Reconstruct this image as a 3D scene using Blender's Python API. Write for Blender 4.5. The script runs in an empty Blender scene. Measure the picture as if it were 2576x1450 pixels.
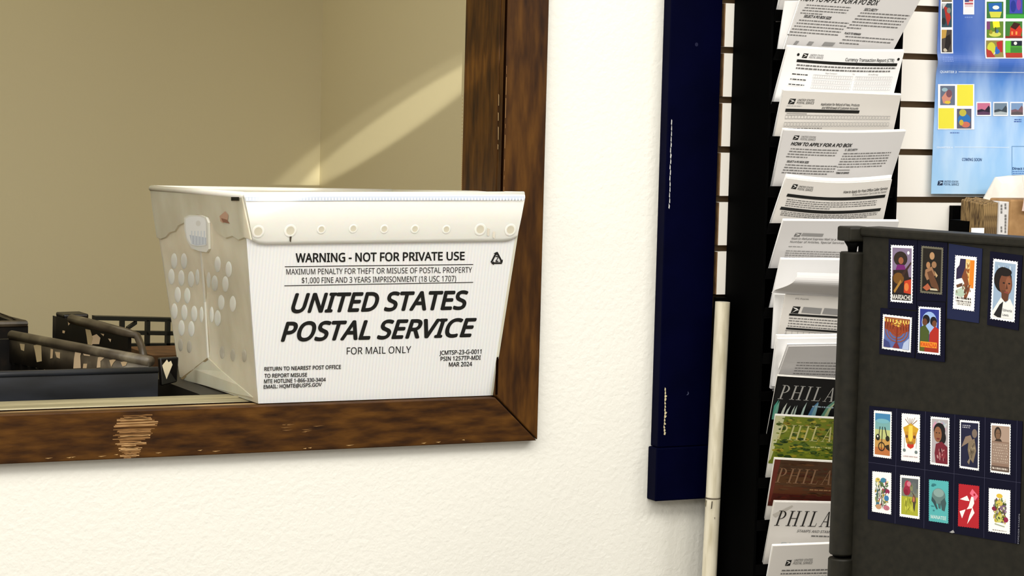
import bpy, bmesh, math, random
from mathutils import Vector, Matrix
random.seed(11)
# ------------------------------------------------------------------ camera, world, lights, exposure
W, H, F = 2576.0, 1450.0, 6300.0
YAW = math.atan(F/12712); PITCH = math.atan(509/F); ROLL = math.atan(.0258)
CAM = Vector((0, -3.3, 1.5))
MR = Matrix.Rotation(-YAW, 3, 'Z') @ Matrix.Rotation(math.pi/2-PITCH, 3, 'X') @ Matrix.Rotation(ROLL, 3, 'Z')
sc = bpy.context.scene
C = sc.collection
cd = bpy.data.cameras.new('camera'); cd.sensor_width = 36; cd.lens = 36*F/W; cd.clip_start = .01
co = bpy.data.objects.new('camera', cd); C.objects.link(co)
co.matrix_world = Matrix.Translation(CAM) @ MR.to_4x4(); sc.camera = co
sc.view_settings.view_transform = 'Standard'; sc.view_settings.look = 'None'
sc.view_settings.exposure = 0.0; sc.view_settings.gamma = 1; sc.view_settings.use_curve_mapping = False
wd = bpy.data.worlds.new('world'); sc.world = wd; wd.use_nodes = True
wd.node_tree.nodes['Background'].inputs[0].default_value = (1, .96, .88, 1)
wd.node_tree.nodes['Background'].inputs[1].default_value = .50
def area(name, loc, target, sx, sy, power, col, spread=180):
    l = bpy.data.lights.new(name, 'AREA'); l.shape = 'RECTANGLE'; l.size = sx; l.size_y = sy
    l.energy = power; l.color = col; l.spread = math.radians(spread)
    o = bpy.data.objects.new(name, l); C.objects.link(o); o.location = loc
    o.rotation_euler = (Vector(target)-Vector(loc)).to_track_quat('-Z', 'Y').to_euler()
    return o
area('ceiling_light_panel', (0.9, -1.5, 2.75), (1.0, -1.1, 0), 2.4, .9, 52, (1, .97, .9))
area('ceiling_light_panel_right', (3.0, -1.9, 2.75), (2.8, -1.4, 0), 1.6, .8, 44, (1, .98, .94))
area('ceiling_light_panel_rear', (-.6, -3.6, 2.7), (1.2, -.5, .9), 2.0, 1.0, 40, (1, .97, .92))
area("back_room_light", (.9, 1.05, 2.42), (1.0, 1.05, 0), 1.2, .5, 8.5, (1, .93, .72))

area('fill_light_left', (-2.0, -1.6, 2.6), (1.2, 0, 1.1), 1.6, .8, 38, (1, .97, .88))  # unseen fill added to brighten the tub's left side

# ------------------------------------------------------------------ geometry helpers
def ray(px, py):
    return MR @ Vector(((px-W/2)/F, -(py-H/2)/F, -1.0))
def on(ax, px, py, v):
    d = ray(px, py); return CAM + d*((v-CAM[ax])/d[ax])
def oy(px, py, y): return on(1, px, py, y)
class PP:                       # a plane in the room, addressed by where it is seen
    def __init__(s, p, n):
        s.p = Vector(p); s.n = Vector(n).normalized()
        if s.n.dot(CAM-s.p) < 0: s.n = -s.n
    def at(s, a, b, off=0):
        d = ray(a, b); p = s.p
        t = (p-CAM).dot(s.n)/d.dot(s.n); return CAM+d*t+s.n*off
class Q:                        # a (bent) four-cornered sheet, addressed by u, v in 0..1
    def __init__(s, tl, tr, br, bl, bend=None):
        s.c = [Vector(x) for x in (tl, tr, br, bl)]
        s.n = (s.c[1]-s.c[0]).cross(s.c[3]-s.c[0]).normalized(); s.bend = bend
        if s.n.dot(CAM-s.c[0]) < 0: s.n = -s.n
    def at(s, u, v, off=0):
        tl, tr, br, bl = s.c
        p = (tl*(1-u)+tr*u)*(1-v)+(bl*(1-u)+br*u)*v
        if s.bend:
            o, dz = s.bend(u, v); off += o; p = p+(bl-tl)*dz
        return p+s.n*off
def lin(c):
    c = c/255.0
    return c/12.92 if c <= .04045 else ((c+.055)/1.055)**2.4
def rgb(*c): return tuple(lin(x) for x in c)
LOC = {}
def mk(name, verts, faces, mats, parent=None, fm=None, smooth=False, cols=None):
    verts = [Vector(v) for v in verts]
    lo = Vector([min(v[i] for v in verts) for i in range(3)]); hi = Vector([max(v[i] for v in verts) for i in range(3)])
    o0 = Vector(((lo.x+hi.x)/2, (lo.y+hi.y)/2, lo.z))
    me = bpy.data.meshes.new(name)
    me.from_pydata([v-o0 for v in verts], [], faces)
    for m in (mats if isinstance(mats, (list, tuple)) else [mats]): me.materials.append(m)
    if fm: me.polygons.foreach_set('material_index', fm)
    if smooth: me.polygons.foreach_set('use_smooth', [True]*len(me.polygons))
    if cols:
        ca = me.color_attributes.new('ink', 'FLOAT_COLOR', 'CORNER'); k = 0
        for p, c in zip(me.polygons, cols):
            for _ in p.loop_indices: ca.data[k].color = (*c, 1); k += 1
    me.validate(); me.update()
    o = bpy.data.objects.new(name, me); C.objects.link(o); LOC[o.name] = o0
    if parent: o.parent = parent; o.location = o0-LOC[parent.name]
    else: o.location = o0
    return o
def tag(o, label=None, cat=None, group=None, kind=None):
    if label: o['label'] = label
    if cat: o['category'] = cat
    if group: o['group'] = group
    if kind: o['kind'] = kind
    return o
def thing(name, loc, label=None, cat=None, group=None, kind=None):
    o = bpy.data.objects.new(name, None); C.objects.link(o); o.location = loc; o.empty_display_size = .05
    LOC[o.name] = Vector(loc); return tag(o, label, cat, group, kind)
class MB:
    def __init__(s): s.v = []; s.f = []; s.m = []
    def add(s, vs, fs, m=0):
        b = len(s.v); s.v += [Vector(v) for v in vs]; s.f += [[b+i for i in f] for f in fs]; s.m += [m]*len(fs)
    def hexa(s, c, m=0):        # c: 4 front corners (ring) + 4 back corners (ring)
        s.add(c, [(0,1,2,3),(7,6,5,4),(0,4,5,1),(1,5,6,2),(2,6,7,3),(3,7,4,0)], m)
    def box(s, x0, x1, y0, y1, z0, z1, m=0):
        s.hexa([(x0,y0,z0),(x1,y0,z0),(x1,y0,z1),(x0,y0,z1),(x0,y1,z0),(x1,y1,z0),(x1,y1,z1),(x0,y1,z1)], m)
    def bar(s, a, b, w, h, up=(0,0,1), m=0):
        a = Vector(a); b = Vector(b); d = (b-a).normalized(); sd = d.cross(Vector(up)).normalized()*w/2; u = sd.cross(d).normalized()*h/2
        s.hexa([a-sd-u, a+sd-u, a+sd+u, a-sd+u, b-sd-u, b+sd-u, b+sd+u, b-sd+u], m)
    def tube(s, pts, r, n=16, m=0, cap=True):
        pts = [Vector(p) for p in pts]; rs = r if isinstance(r, (list, tuple)) else [r]*len(pts); b = len(s.v)
        for i, p in enumerate(pts):
            d = (pts[min(i+1, len(pts)-1)]-pts[max(i-1, 0)]).normalized()
            a = d.cross(Vector((0,1,0)) if abs(d.y) < .9 else Vector((1,0,0))).normalized(); c = d.cross(a)
            for k in range(n):
                t = 2*math.pi*k/n; s.v.append(p+(a*math.cos(t)+c*math.sin(t))*rs[i])
        for i in range(len(pts)-1):
            for k in range(n):
                s.f.append([b+i*n+k, b+i*n+(k+1)%n, b+(i+1)*n+(k+1)%n, b+(i+1)*n+k]); s.m.append(m)
        if cap:
            s.f.append([b+k for k in range(n)][::-1]); s.m.append(m)
            e = b+(len(pts)-1)*n; s.f.append([e+k for k in range(n)]); s.m.append(m)
    def build(s, name, mats, parent=None, smooth=False, bevel=0):
        o = mk(name, s.v, s.f, mats, parent, s.m, smooth)
        bm = bmesh.new(); bm.from_mesh(o.data); bmesh.ops.recalc_face_normals(bm, faces=bm.faces); bm.to_mesh(o.data); bm.free()
        if bevel:
            md = o.modifiers.new('bevel', 'BEVEL'); md.width = bevel; md.segments = 2; md.limit_method = 'ANGLE'; md.angle_limit = math.radians(40)
        return o
# ------------------------------------------------------------------ materials
def mat(name, col, rough=.6, metal=0, spec=.5, noise=None, bump=None, sss=0):
    m = bpy.data.materials.new(name); m.use_nodes = True; nt = m.node_tree; b = nt.nodes['Principled BSDF']
    b.inputs['Base Color'].default_value = (*col, 1); b.inputs['Roughness'].default_value = rough
    b.inputs['Metallic'].default_value = metal; b.inputs['Specular IOR Level'].default_value = spec
    if sss:
        b.inputs['Subsurface Weight'].default_value = sss; b.inputs['Subsurface Scale'].default_value = .01
    tc = nt.nodes.new('ShaderNodeTexCoord')
    if noise:                    # (scale vector, detail, [(pos, col)...])
        mp = nt.nodes.new('ShaderNodeMapping'); mp.inputs['Scale'].default_value = noise[0]; nt.links.new(tc.outputs['Object'], mp.inputs[0])
        nz = nt.nodes.new('ShaderNodeTexNoise'); nz.inputs['Scale'].default_value = 1; nz.inputs['Detail'].default_value = noise[1]
        nt.links.new(mp.outputs[0], nz.inputs['Vector'])
        rp = nt.nodes.new('ShaderNodeValToRGB'); e = rp.color_ramp.elements
        while len(e) < len(noise[2]): e.new(.5)
        for i, (p, c) in enumerate(noise[2]): e[i].position = p; e[i].color = (*c, 1)
        nt.links.new(nz.outputs['Fac'], rp.inputs[0]); nt.links.new(rp.outputs[0], b.inputs['Base Color'])
    if bump:                     # (scale vector, strength, distance)
        mp = nt.nodes.new('ShaderNodeMapping'); mp.inputs['Scale'].default_value = bump[0]; nt.links.new(tc.outputs['Object'], mp.inputs[0])
        nz = nt.nodes.new('ShaderNodeTexNoise'); nz.inputs['Scale'].default_value = 1; nz.inputs['Detail'].default_value = 3
        nt.links.new(mp.outputs[0], nz.inputs['Vector'])
        bp = nt.nodes.new('ShaderNodeBump'); bp.inputs['Strength'].default_value = bump[1]; bp.inputs['Distance'].default_value = bump[2]
        nt.links.new(nz.outputs['Fac'], bp.inputs['Height']); nt.links.new(bp.outputs[0], b.inputs['Normal'])
    return m
def wood(name, scale):
    return mat(name, (0,0,0), .5, spec=.18, noise=(scale, 6, [(.30, rgb(38,19,3)), (.45, rgb(60,34,6)), (.58, rgb(76,46,10)), (.75, rgb(92,58,16))]),
               bump=(tuple(s*2 for s in scale), .35, .001))
WOODV = wood('walnut_vertical', (75, 75, 13)); WOODH = wood('walnut_horizontal', (20, 90, 90))
WALL = mat('white_wall_paint', rgb(233,231,222), .55, spec=.3, bump=((150,150,150), .55, .0018))
TAN = mat('beige_wall_paint', rgb(206,195,160), .75, spec=.2, bump=((110,110,110), .2, .001))
FLOORM = mat('grey_vinyl_floor', rgb(120,112,100), .5, noise=((6,6,6), 4, [(.3, rgb(105,98,88)), (.7, rgb(135,128,116))]))
NAVY = mat('navy_paint', rgb(4,5,32), .6, spec=.03, noise=((14,14,14), 3, [(.3, rgb(0,1,22)), (.7, rgb(1,2,30))]))
BLACK = mat('black_laminate', rgb(1,1,1), .7, spec=.03)
BLACKM = mat('matte_black_metal', rgb(3,3,3), .6, spec=.05)
SLAT = mat('white_melamine', rgb(250,245,236), .4)
MDF = mat('brown_board_core', rgb(112,82,48), .8, noise=((60,60,60), 3, [(.3, rgb(92,64,36)), (.7, rgb(128,96,58))]))
GROOVE = mat('brown_groove', rgb(92,70,42), .7)
PAPER = mat('white_paper', rgb(226,221,214), .7, spec=.2)
PAPERB = mat('bright_white_paper', rgb(248,247,246), .6, spec=.2)
PAPERG = mat('shaded_white_paper', rgb(210,207,205), .7, spec=.2)  # white paper with the sheets' shading put into its greyer colour
INKM = mat('printing_ink', (0,0,0), .5, spec=.3)
_nt = INKM.node_tree; _a = _nt.nodes.new('ShaderNodeVertexColor'); _a.layer_name = 'ink'
_nt.links.new(_a.outputs[0], _nt.nodes['Principled BSDF'].inputs['Base Color'])
CHAR = mat('charcoal_textured_steel', rgb(33,31,25), .5, spec=.2, noise=((90,90,90), 4, [(.3, rgb(26,25,20)), (.7, rgb(36,34,27))]), bump=((500,500,500), .15, .0005))
CARD = mat('navy_card_backing', rgb(6,7,32), .4, spec=.15)
CARD2 = mat('faded_navy_card', rgb(26,33,66), .4, spec=.2)
KRAFT = mat('kraft_cardboard', rgb(160,122,78), .8, noise=((60,60,60), 3, [(.3, rgb(146,109,66)), (.7, rgb(170,132,86))]))
KRAFTK = mat('dull_brown_cardboard', rgb(104,70,34), .8, noise=((40,40,40), 4, [(.3, rgb(80,52,24)), (.7, rgb(118,82,44))]))
KRAFTD = mat('kraft_edge', rgb(150,122,78), .8, noise=((300,300,60), 3, [(.35, rgb(70,50,24)), (.6, rgb(150,122,78))]))
POLY = mat('white_poly_film', rgb(232,226,214), .3, noise=((14,14,5), 3, [(.3, rgb(205,198,186)), (.65, rgb(245,240,232))]), bump=((22,22,6), .6, .004))
PINK = mat('pink_paper', rgb(236,208,196), .6)
PVC = mat('aged_white_pipe', rgb(208,200,178), .45, noise=((60,60,9), 5, [(.3, rgb(178,168,140)), (.5, rgb(212,204,182)), (.75, rgb(226,220,202))]))
METAL = mat('worn_aluminium_track', rgb(170,162,130), .45, metal=.1, noise=((5,90,200), 5, [(.3, rgb(128,120,92)), (.7, rgb(186,176,142))]))
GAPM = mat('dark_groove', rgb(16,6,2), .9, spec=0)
CRATEB = mat('black_crate_plastic', rgb(20,17,13), .4, spec=.4, noise=((26,26,26), 5, [(.4, rgb(5,4,4)), (.6, rgb(18,14,10)), (.8, rgb(52,38,24))]))
CRATEG = mat('dark_green_crate_plastic', rgb(26,28,22), .4, spec=.4)
RIMG = mat('scuffed_grey_rim', rgb(86,74,56), .4, spec=.5, noise=((18,18,18), 5, [(.3, rgb(50,42,32)), (.55, rgb(84,74,60)), (.75, rgb(130,120,98))]))
BLUEG = mat('blue_grey_plastic', rgb(52,54,60), .3, spec=.6, noise=((7,20,26), 4, [(.3, rgb(24,25,27)), (.7, rgb(48,51,58))]))
LITEDGE = mat('lit_wood_edge', rgb(150,118,74), .5, noise=((8,60,60), 4, [(.35, rgb(84,58,28)), (.6, rgb(170,138,92))]))  # the sill edge's highlight put into a paler wood colour
TAPE = mat('peeling_masking_tape', rgb(214,186,146), .7)
CTOP = mat('dark_counter_board', rgb(24,20,15), .5)
def glow(m, f):                 # thin plastic: part of the light comes through the wall
    nt = m.node_tree; b = nt.nodes['Principled BSDF']; t = nt.nodes.new('ShaderNodeBsdfTranslucent'); x = nt.nodes.new('ShaderNodeMixShader')
    t.inputs[0].default_value = (*rgb(250,246,234), 1); x.inputs[0].default_value = f
    nt.links.new(b.outputs[0], x.inputs[1]); nt.links.new(t.outputs[0], x.inputs[2]); nt.links.new(x.outputs[0], nt.nodes['Material Output'].inputs[0])
def tubmat():
    m = mat('corrugated_white_plastic', rgb(247,246,243), .38, spec=.45, sss=.12); nt = m.node_tree; b = nt.nodes['Principled BSDF']
    tc = nt.nodes.new('ShaderNodeTexCoord'); wv = nt.nodes.new('ShaderNodeTexWave'); wv.wave_type = 'BANDS'; wv.bands_direction = 'X'
    wv.inputs['Scale'].default_value = 62; wv.inputs['Distortion'].default_value = .12; nt.links.new(tc.outputs['Object'], wv.inputs['Vector'])
    bp = nt.nodes.new('ShaderNodeBump'); bp.inputs['Strength'].default_value = .2; bp.inputs['Distance'].default_value = .0012
    nt.links.new(wv.outputs['Fac'], bp.inputs['Height']); nt.links.new(bp.outputs[0], b.inputs['Normal'])
    rp = nt.nodes.new('ShaderNodeValToRGB'); rp.color_ramp.elements[0].color = (*rgb(238,238,240),1); rp.color_ramp.elements[1].color = (*rgb(244,243,241),1)
    nt.links.new(wv.outputs['Fac'], rp.inputs[0]); nt.links.new(rp.outputs[0], b.inputs['Base Color'])
    return m
TUB = tubmat()
TUBS = mat('translucent_white_plastic', rgb(236,231,214), .4, spec=.4, sss=.2, noise=((25,25,18), 4, [(.3, rgb(224,217,196)), (.7, rgb(242,237,220))]), bump=((60,60,20), .4, .002))
TUBC = mat('folded_white_plastic', rgb(252,249,240), .4, spec=.4, sss=.15, bump=((24,24,60), .3, .0015))
glow(TUBS, .4); glow(TUB, .15); glow(TUBC, .2)
# ------------------------------------------------------------------ printing
K = rgb(22,22,20)
GL = {}
FONT = None
try:
    import os
    FONT = bpy.data.fonts.load(os.path.join(bpy.utils.system_resource('DATAFILES'), 'fonts', 'NotoSansHebrew-Regular.woff2'))
except Exception: FONT = None      # Blender's own built-in face otherwise
def glyphs(s, bold=0.0, shear=0.0):
    k = (s, bold, shear)
    if k in GL: return GL[k]
    cu = bpy.data.curves.new('t', 'FONT'); cu.body = s; cu.font = FONT or cu.font; cu.resolution_u = 3; cu.shear = shear
    ob = bpy.data.objects.new('t', cu); C.objects.link(ob); bpy.context.view_layer.update()
    me = bpy.data.meshes.new_from_object(ob.evaluated_get(bpy.context.evaluated_depsgraph_get()))
    vs = [tuple(v.co) for v in me.vertices]; fs = [list(p.vertices) for p in me.polygons]
    bpy.data.objects.remove(ob); bpy.data.curves.remove(cu); bpy.data.meshes.remove(me)
    if s != 'H' : ch = CAPH[0]
    else: ch = max(v[1] for v in vs); 
    x0 = min(v[0] for v in vs); x1 = max(v[0] for v in vs)
    D = [(0, 0)] if bold <= 0 else [(a*bold, b*bold) for a, b in ((0,0),(-.7,-.7),(.7,-.7),(.7,.7),(-.7,.7))+(((1,0),(-1,0),(0,1),(0,-1)) if bold > .015 else ())]
    V = []; F2 = []
    for ci, (dx, dy) in enumerate(D):
        b = len(V); V += [((v[0]-x0+dx)/(x1-x0), (v[1]+dy)/ch, ci*.000006) for v in vs]; F2 += [[b+i for i in f] for f in fs]
    GL[k] = (V, F2, (x1-x0)/ch); return GL[k]
CAPH = [1]
_v = glyphs('H'); CAPH[0] = 1
def _caph():
    cu = bpy.data.curves.new('t', 'FONT'); cu.body = 'H'; cu.font = FONT or cu.font; ob = bpy.data.objects.new('t', cu); C.objects.link(ob); bpy.context.view_layer.update()
    me = ob.to_mesh(); h = max(v.co.y for v in me.vertices); ob.to_mesh_clear(); bpy.data.objects.remove(ob); return h
CAPH[0] = _caph()
PH = {'P': (.62, [[(.12,0),(.24,0),(.24,1),(.12,1)], [(0,0),(.38,0),(.38,.035),(0,.035)], [(0,.965),(.3,.965),(.3,1),(0,1)]], True),
 'H': (.86, [[(.12,0),(.24,0),(.24,1),(.12,1)], [(.62,0),(.74,0),(.74,1),(.62,1)], [(.24,.49),(.62,.49),(.62,.53),(.24,.53)]]+[[(a,b),(a+.36,b),(a+.36,b+.035),(a,b+.035)] for a in (0,.5) for b in (0,.965)], False),
 'I': (.36, [[(.12,0),(.24,0),(.24,1),(.12,1)]]+[[(0,b),(.36,b),(.36,b+.035),(0,b+.035)] for b in (0,.965)], False),
 'L': (.62, [[(.12,0),(.24,0),(.24,1),(.12,1)], [(0,.965),(.36,.965),(.36,1),(0,1)], [(0,0),(.58,0),(.58,.04),(0,.04)], [(.54,0),(.58,0),(.62,.24),(.6,.24)]], False),
 'A': (.86, [[(.1,0),(.15,0),(.44,.98),(.4,1)], [(.58,0),(.72,0),(.47,1),(.4,1)], [(.2,.32),(.62,.32),(.62,.36),(.2,.36)], [(0,0),(.26,0),(.26,.035),(0,.035)], [(.5,0),(.86,0),(.86,.035),(.5,.035)]], False)}
class Ink:
    def __init__(s, surf, base=.0003): s.s = surf; s.v = []; s.f = []; s.c = []; s.b = base; s.l = 0
    def poly(s, pts, col, layer=None):
        if layer is None: s.l += 1; layer = s.l
        b = len(s.v); s.v += [s.s.at(p[0], p[1], s.b+layer*.00002) for p in pts]; s.f.append(list(range(b, b+len(pts)))); s.c.append(col); return s
    def quad(s, tl, tr, br, bl, col, n=1):
        s.l += 1
        for i in range(n):
            a, b = i/n, (i+1)/n; L = lambda p, q, t: (p[0]+(q[0]-p[0])*t, p[1]+(q[1]-p[1])*t)
            s.poly([L(tl,tr,a), L(tl,tr,b), L(bl,br,b), L(bl,br,a)], col, s.l)
    def rect(s, x0, y0, x1, y1, col, n=1): s.quad((x0,y0),(x1,y0),(x1,y1),(x0,y1), col, n)
    def ell(s, cx, cy, rx, ry, col, n=18, a0=0, a1=2*math.pi, rot=0):
        full = abs(a1-a0) > 6.28; m = n if full else n+1; P = []
        for i in range(m):
            t = a0+(a1-a0)*i/n; x, y = rx*math.cos(t), ry*math.sin(t)
            P.append((cx+x*math.cos(rot)-y*math.sin(rot), cy+x*math.sin(rot)+y*math.cos(rot)))
        s.poly(P, col)
    def ring(s, cx, cy, rx, ry, w, col, a0=0, a1=2*math.pi, n=16):
        s.l += 1
        for i in range(n):
            t, q = a0+(a1-a0)*i/n, a0+(a1-a0)*(i+1)/n
            s.poly([(cx+rx*math.cos(t), cy+ry*math.sin(t)), (cx+rx*math.cos(q), cy+ry*math.sin(q)), (cx+(rx-w)*math.cos(q), cy+(ry-w*ry/rx)*math.sin(q)), (cx+(rx-w)*math.cos(t), cy+(ry-w*ry/rx)*math.sin(t))], col, s.l)
    def line(s, a, b, w, col, n=1, w2=None):     # thin line, w in vertical/horizontal units
        w2 = w2 or w
        if abs(b[0]-a[0])*1.0 >= abs(b[1]-a[1]): s.quad((a[0],a[1]-w/2),(b[0],b[1]-w/2),(b[0],b[1]+w/2),(a[0],a[1]+w/2), col, n)
        else: s.quad((a[0]-w2/2,a[1]),(a[0]+w2/2,a[1]),(b[0]+w2/2,b[1]),(b[0]-w2/2,b[1]), col, n)
    def text(s, t, tl, tr, br, bl, col=K, bold=0, shear=0):
        vs, fs, _ = glyphs(t, bold, shear); s.l += 1; b = len(s.v)
        for x, y, ez in vs:
            T = (tl[0]+(tr[0]-tl[0])*x, tl[1]+(tr[1]-tl[1])*x); B = (bl[0]+(br[0]-bl[0])*x, bl[1]+(br[1]-bl[1])*x)
            s.v.append(s.s.at(B[0]+(T[0]-B[0])*y, B[1]+(T[1]-B[1])*y, s.b+s.l*.00002+ez))
        s.f += [[b+i for i in f] for f in fs]; s.c += [col]*len(fs)
    def tx(s, t, x0, y0, x1, y1, col=K, bold=0, shear=0, dy=0): s.text(t, (x0,y0),(x1,y0+dy),(x1,y1+dy),(x0,y1), col, bold, shear)
    def serif(s, t, x0, y0, x1, y1, col, slant=.12, asp=1.0):
        tot = sum(PH[c][0] for c in t)+.22*(len(t)-1); x = 0; s.l += 1
        def T(p): return (x0+(x1-x0)*(x+p[0])/tot+slant*(x1-x0)/tot*p[1]*1.6, y1+(y0-y1)*p[1])
        for c in t:
            w, ps, bowl = PH[c]
            for q in ps: s.poly([T(a) for a in q], col, s.l)
            if bowl:
                N = 12
                for i in range(N):
                    a, b = -math.pi/2+math.pi*i/N, -math.pi/2+math.pi*(i+1)/N
                    o = lambda g: (.24+.38*math.cos(g), .72+.28*math.sin(g)); n_ = lambda g: (.24+.26*math.cos(g), .72+.245*math.sin(g))
                    s.poly([T(o(a)), T(o(b)), T(n_(b)), T(n_(a))], col, s.l)
            x += w+.22
    def words(s, x0, y0, x1, rows, dy, h, col, last=.6, slope=0, skew=0):
        s.l += 1
        for r in range(rows):
            x = x0+skew*r; e = x1+skew*r if r < rows-1 else x0+skew*r+(x1-x0)*last
            while x < e:
                w = random.uniform(.010, .036); xe = min(x+w, e); yy = y0+dy*r+slope*(x-x0)
                j = random.uniform(-.1, .1)*h
                s.poly([(x,yy+j),(xe,yy+slope*(xe-x)-j),(xe,yy+h+slope*(xe-x)),(x,yy+h)], col, s.l); x = xe+.006
    def outline(s, x0, y0, x1, y1, w, wy, col):
        s.l += 1
        for q in ([(x0,y0),(x1,y0),(x1,y0+wy),(x0,y0+wy)], [(x0,y1-wy),(x1,y1-wy),(x1,y1),(x0,y1)], [(x0,y0),(x0+w,y0),(x0+w,y1),(x0,y1)], [(x1-w,y0),(x1,y0),(x1,y1),(x1-w,y1)]): s.poly(q, col, s.l)
    def logo(s, x, y, w, h, col=K):              # slanted block with a swooping white beak shape, and two lines of name
        sk = w*.16
        s.poly([(x+sk,y),(x+w,y),(x+w-sk,y+h),(x,y+h)], col)
        wh = rgb(235,232,228)
        s.poly([(x+sk*.9,y+h*.12),(x+w*.62,y+h*.25),(x+w*.86,y+h*.5),(x+w*.6,y+h*.46),(x+w*.3,y+h*.3)], wh)
        s.poly([(x+w*.86,y+h*.5),(x+w*.55,y+h*.62),(x+w*.12,y+h*.93),(x+w*.5,y+h*.5)], wh)
    def uspsname(s, x, y, w, h, col=K, dy=0):
        s.tx('UNITED STATES', x, y, x+w, y+h*.42, col, .01, .25, dy); s.tx('POSTAL SERVICE', x-.004, y+h*.56, x+w*1.02, y+h, col, .01, .25, dy)
    def build(s, name, parent, label=None):
        o = mk(name, s.v, s.f, INKM, parent, cols=s.c)
        if label: o['label'] = label
        return o
def sheet(name, q, th, m, parent=None, nu=10, nv=8, outline=None):
    v = []; f = []
    for off in (0, -th):
        for j in range(nv+1):
            for i in range(nu+1): v.append(q.at(i/nu, j/nv, off))
    n = (nu+1)*(nv+1); I = lambda i, j, k: k*n+j*(nu+1)+i
    for j in range(nv):
        for i in range(nu):
            f.append([I(i,j,0), I(i,j+1,0), I(i+1,j+1,0), I(i+1,j,0)]); f.append([I(i,j,1), I(i+1,j,1), I(i+1,j+1,1), I(i,j+1,1)])
    for i in range(nu):
        f.append([I(i,0,0), I(i+1,0,0), I(i+1,0,1), I(i,0,1)]); f.append([I(i,nv,0), I(i,nv,1), I(i+1,nv,1), I(i+1,nv,0)])
    for j in range(nv):
        f.append([I(0,j,0), I(0,j,1), I(0,j+1,1), I(0,j+1,0)]); f.append([I(nu,j,0), I(nu,j+1,0), I(nu,j+1,1), I(nu,j,1)])
    return mk(name, v, f, m, parent)
# ------------------------------------------------------------------ the setting
ZS = 1.043; OX0, OX1 = .30, 1.605; OZ1 = 2.12; JY = .115
def struct(name, mb, m, bevel=0): return tag(mb.build(name, m, bevel=bevel), kind='structure')
w = MB()
w.box(-1.4, OX0-.01, 0, JY, 0, 2.9); w.box(OX1+.01, 4.6, 0, JY, 0, 2.9); w.box(OX0-.01, OX1+.01, 0, JY, 0, ZS-.055); w.box(OX0-.01, OX1+.01, 0, JY, OZ1+.01, 2.9)
struct('wall_front', w, WALL)
w = MB(); w.box(-.9, 1.96, 1.425, 1.5, 0, 2.5); struct('wall_back', w, TAN)
w = MB(); w.box(1.90, 1.96, JY, 1.425, 0, 2.5); struct('wall_right', w, TAN)
w = MB(); w.box(-.96, -.9, JY, 1.5, 0, 2.5); struct('wall_left', w, TAN)
w = MB(); w.box(-.96, 1.96, JY, 1.5, 2.5, 2.56); struct('ceiling', w, TAN)
w = MB(); w.box(-2.2, 5.0, -5.0, 1.5, -.05, 0); struct('floor', w, FLOORM)
# service window: casing, jambs, sill
win = thing('window_1', (.95, 0, ZS), kind='structure')
CW = .071; ZB = .976
def casing(pts, m, nm='window_casing'):
    b = MB(); b.hexa([(p[0], -.017, p[1]) for p in pts]+[(p[0], .001, p[1]) for p in pts]); return b.build(nm, m, win, bevel=.0018)
xi, xo = OX1, OX1+CW
casing([(xi+.001, ZS+.0015), (xo, ZB+.001), (xo, OZ1+CW), (xi+.001, OZ1+.001)], WOODV)
casing([(OX0-CW, ZB), (xo-.001, ZB), (xi-.001, ZS), (OX0, ZS)], WOODH)
casing([(OX0-CW, ZB), (OX0, ZS), (OX0, OZ1), (OX0-CW, OZ1+CW)], WOODV)
casing([(OX0, OZ1), (xi, OZ1), (xo, OZ1+CW), (OX0-CW, OZ1+CW)], WOODH)
b = MB(); b.box(OX1, OX1+.012, .0012, JY+.004, ZS-.05, OZ1+.01); b.build('window_jamb', WOODV, win, bevel=.001)
b = MB(); b.box(OX0-.012, OX0, .0012, JY+.004, ZS-.05, OZ1+.01); b.build('window_jamb', WOODV, win)
b = MB(); b.box(OX0, OX1, .0012, JY+.004, OZ1, OZ1+.012); b.build('window_head', WOODH, win)
b = MB(); b.box(OX0, OX1, .0012, JY, ZS-.05, ZS-.012); b.build('window_sill', WOODH, win)
b = MB(); b.box(OX0, OX1, .0012, .020, ZS-.012, ZS-.0005); b.build('sill_edge', LITEDGE, win, bevel=.002)
b = MB(); b.box(OX0, OX1, .036, JY, ZS-.012, ZS+.0005); o = b.build('sill_track', METAL, win, bevel=.002); o['label'] = 'pale worn metal strip along the sill'
b = MB(); b.box(OX0, OX1, .072, .076, ZS+.0005, ZS+.003); b.build('track_ridge', METAL, o)
b = MB(); b.box(OX0, OX1, .020, .036, ZS-.012, ZS-.0012); b.build('sill_groove_shade', GAPM, win)  # nearly flush strip, the groove's shade put into its dark colour
b = MB(); b.box(xi-.0005, xi+.0024, -.0178, -.0160, ZS+.004, OZ1); b.build('joint_line', GAPM, win)
k = Ink(PP((0, -.0176, 0), (0, -1, 0)), .0002); random.seed(8); y = 165
while y < 560:
    h_ = random.uniform(10, 60); x = 1277-.022*y; k.poly([(x,y),(x+1.8,y+1),(x+1.6-.022*h_,y+h_),(x-.022*h_,y+h_)], random.choice([rgb(134,98,56), rgb(112,76,40)]), 1); y += h_+random.uniform(4, 30)
k.build('edge_wear', win, 'thin pale wear along the casing joint')
k = Ink(PP((OX1, 0, 0), (-1, 0, 0)), .0002)
for (x, y, h_) in ((1254,236,30),(1253,282,22),(1253,318,34),(1252,362,14)): k.poly([(x,y),(x+2,y+3),(x+1.6,y+h_),(x,y+h_)], rgb(170,140,100), 1)
y = 240
while y < 480: x = 1163-.012*(y-240); k.poly([(x,y),(x+2,y),(x+2,y+3.4),(x,y+3.4)], rgb(176,150,104), 1); y += 4.6 if y > 340 else 9
k.build('edge_wear', win, 'pale chips along the back edge of the jamb')
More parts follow.
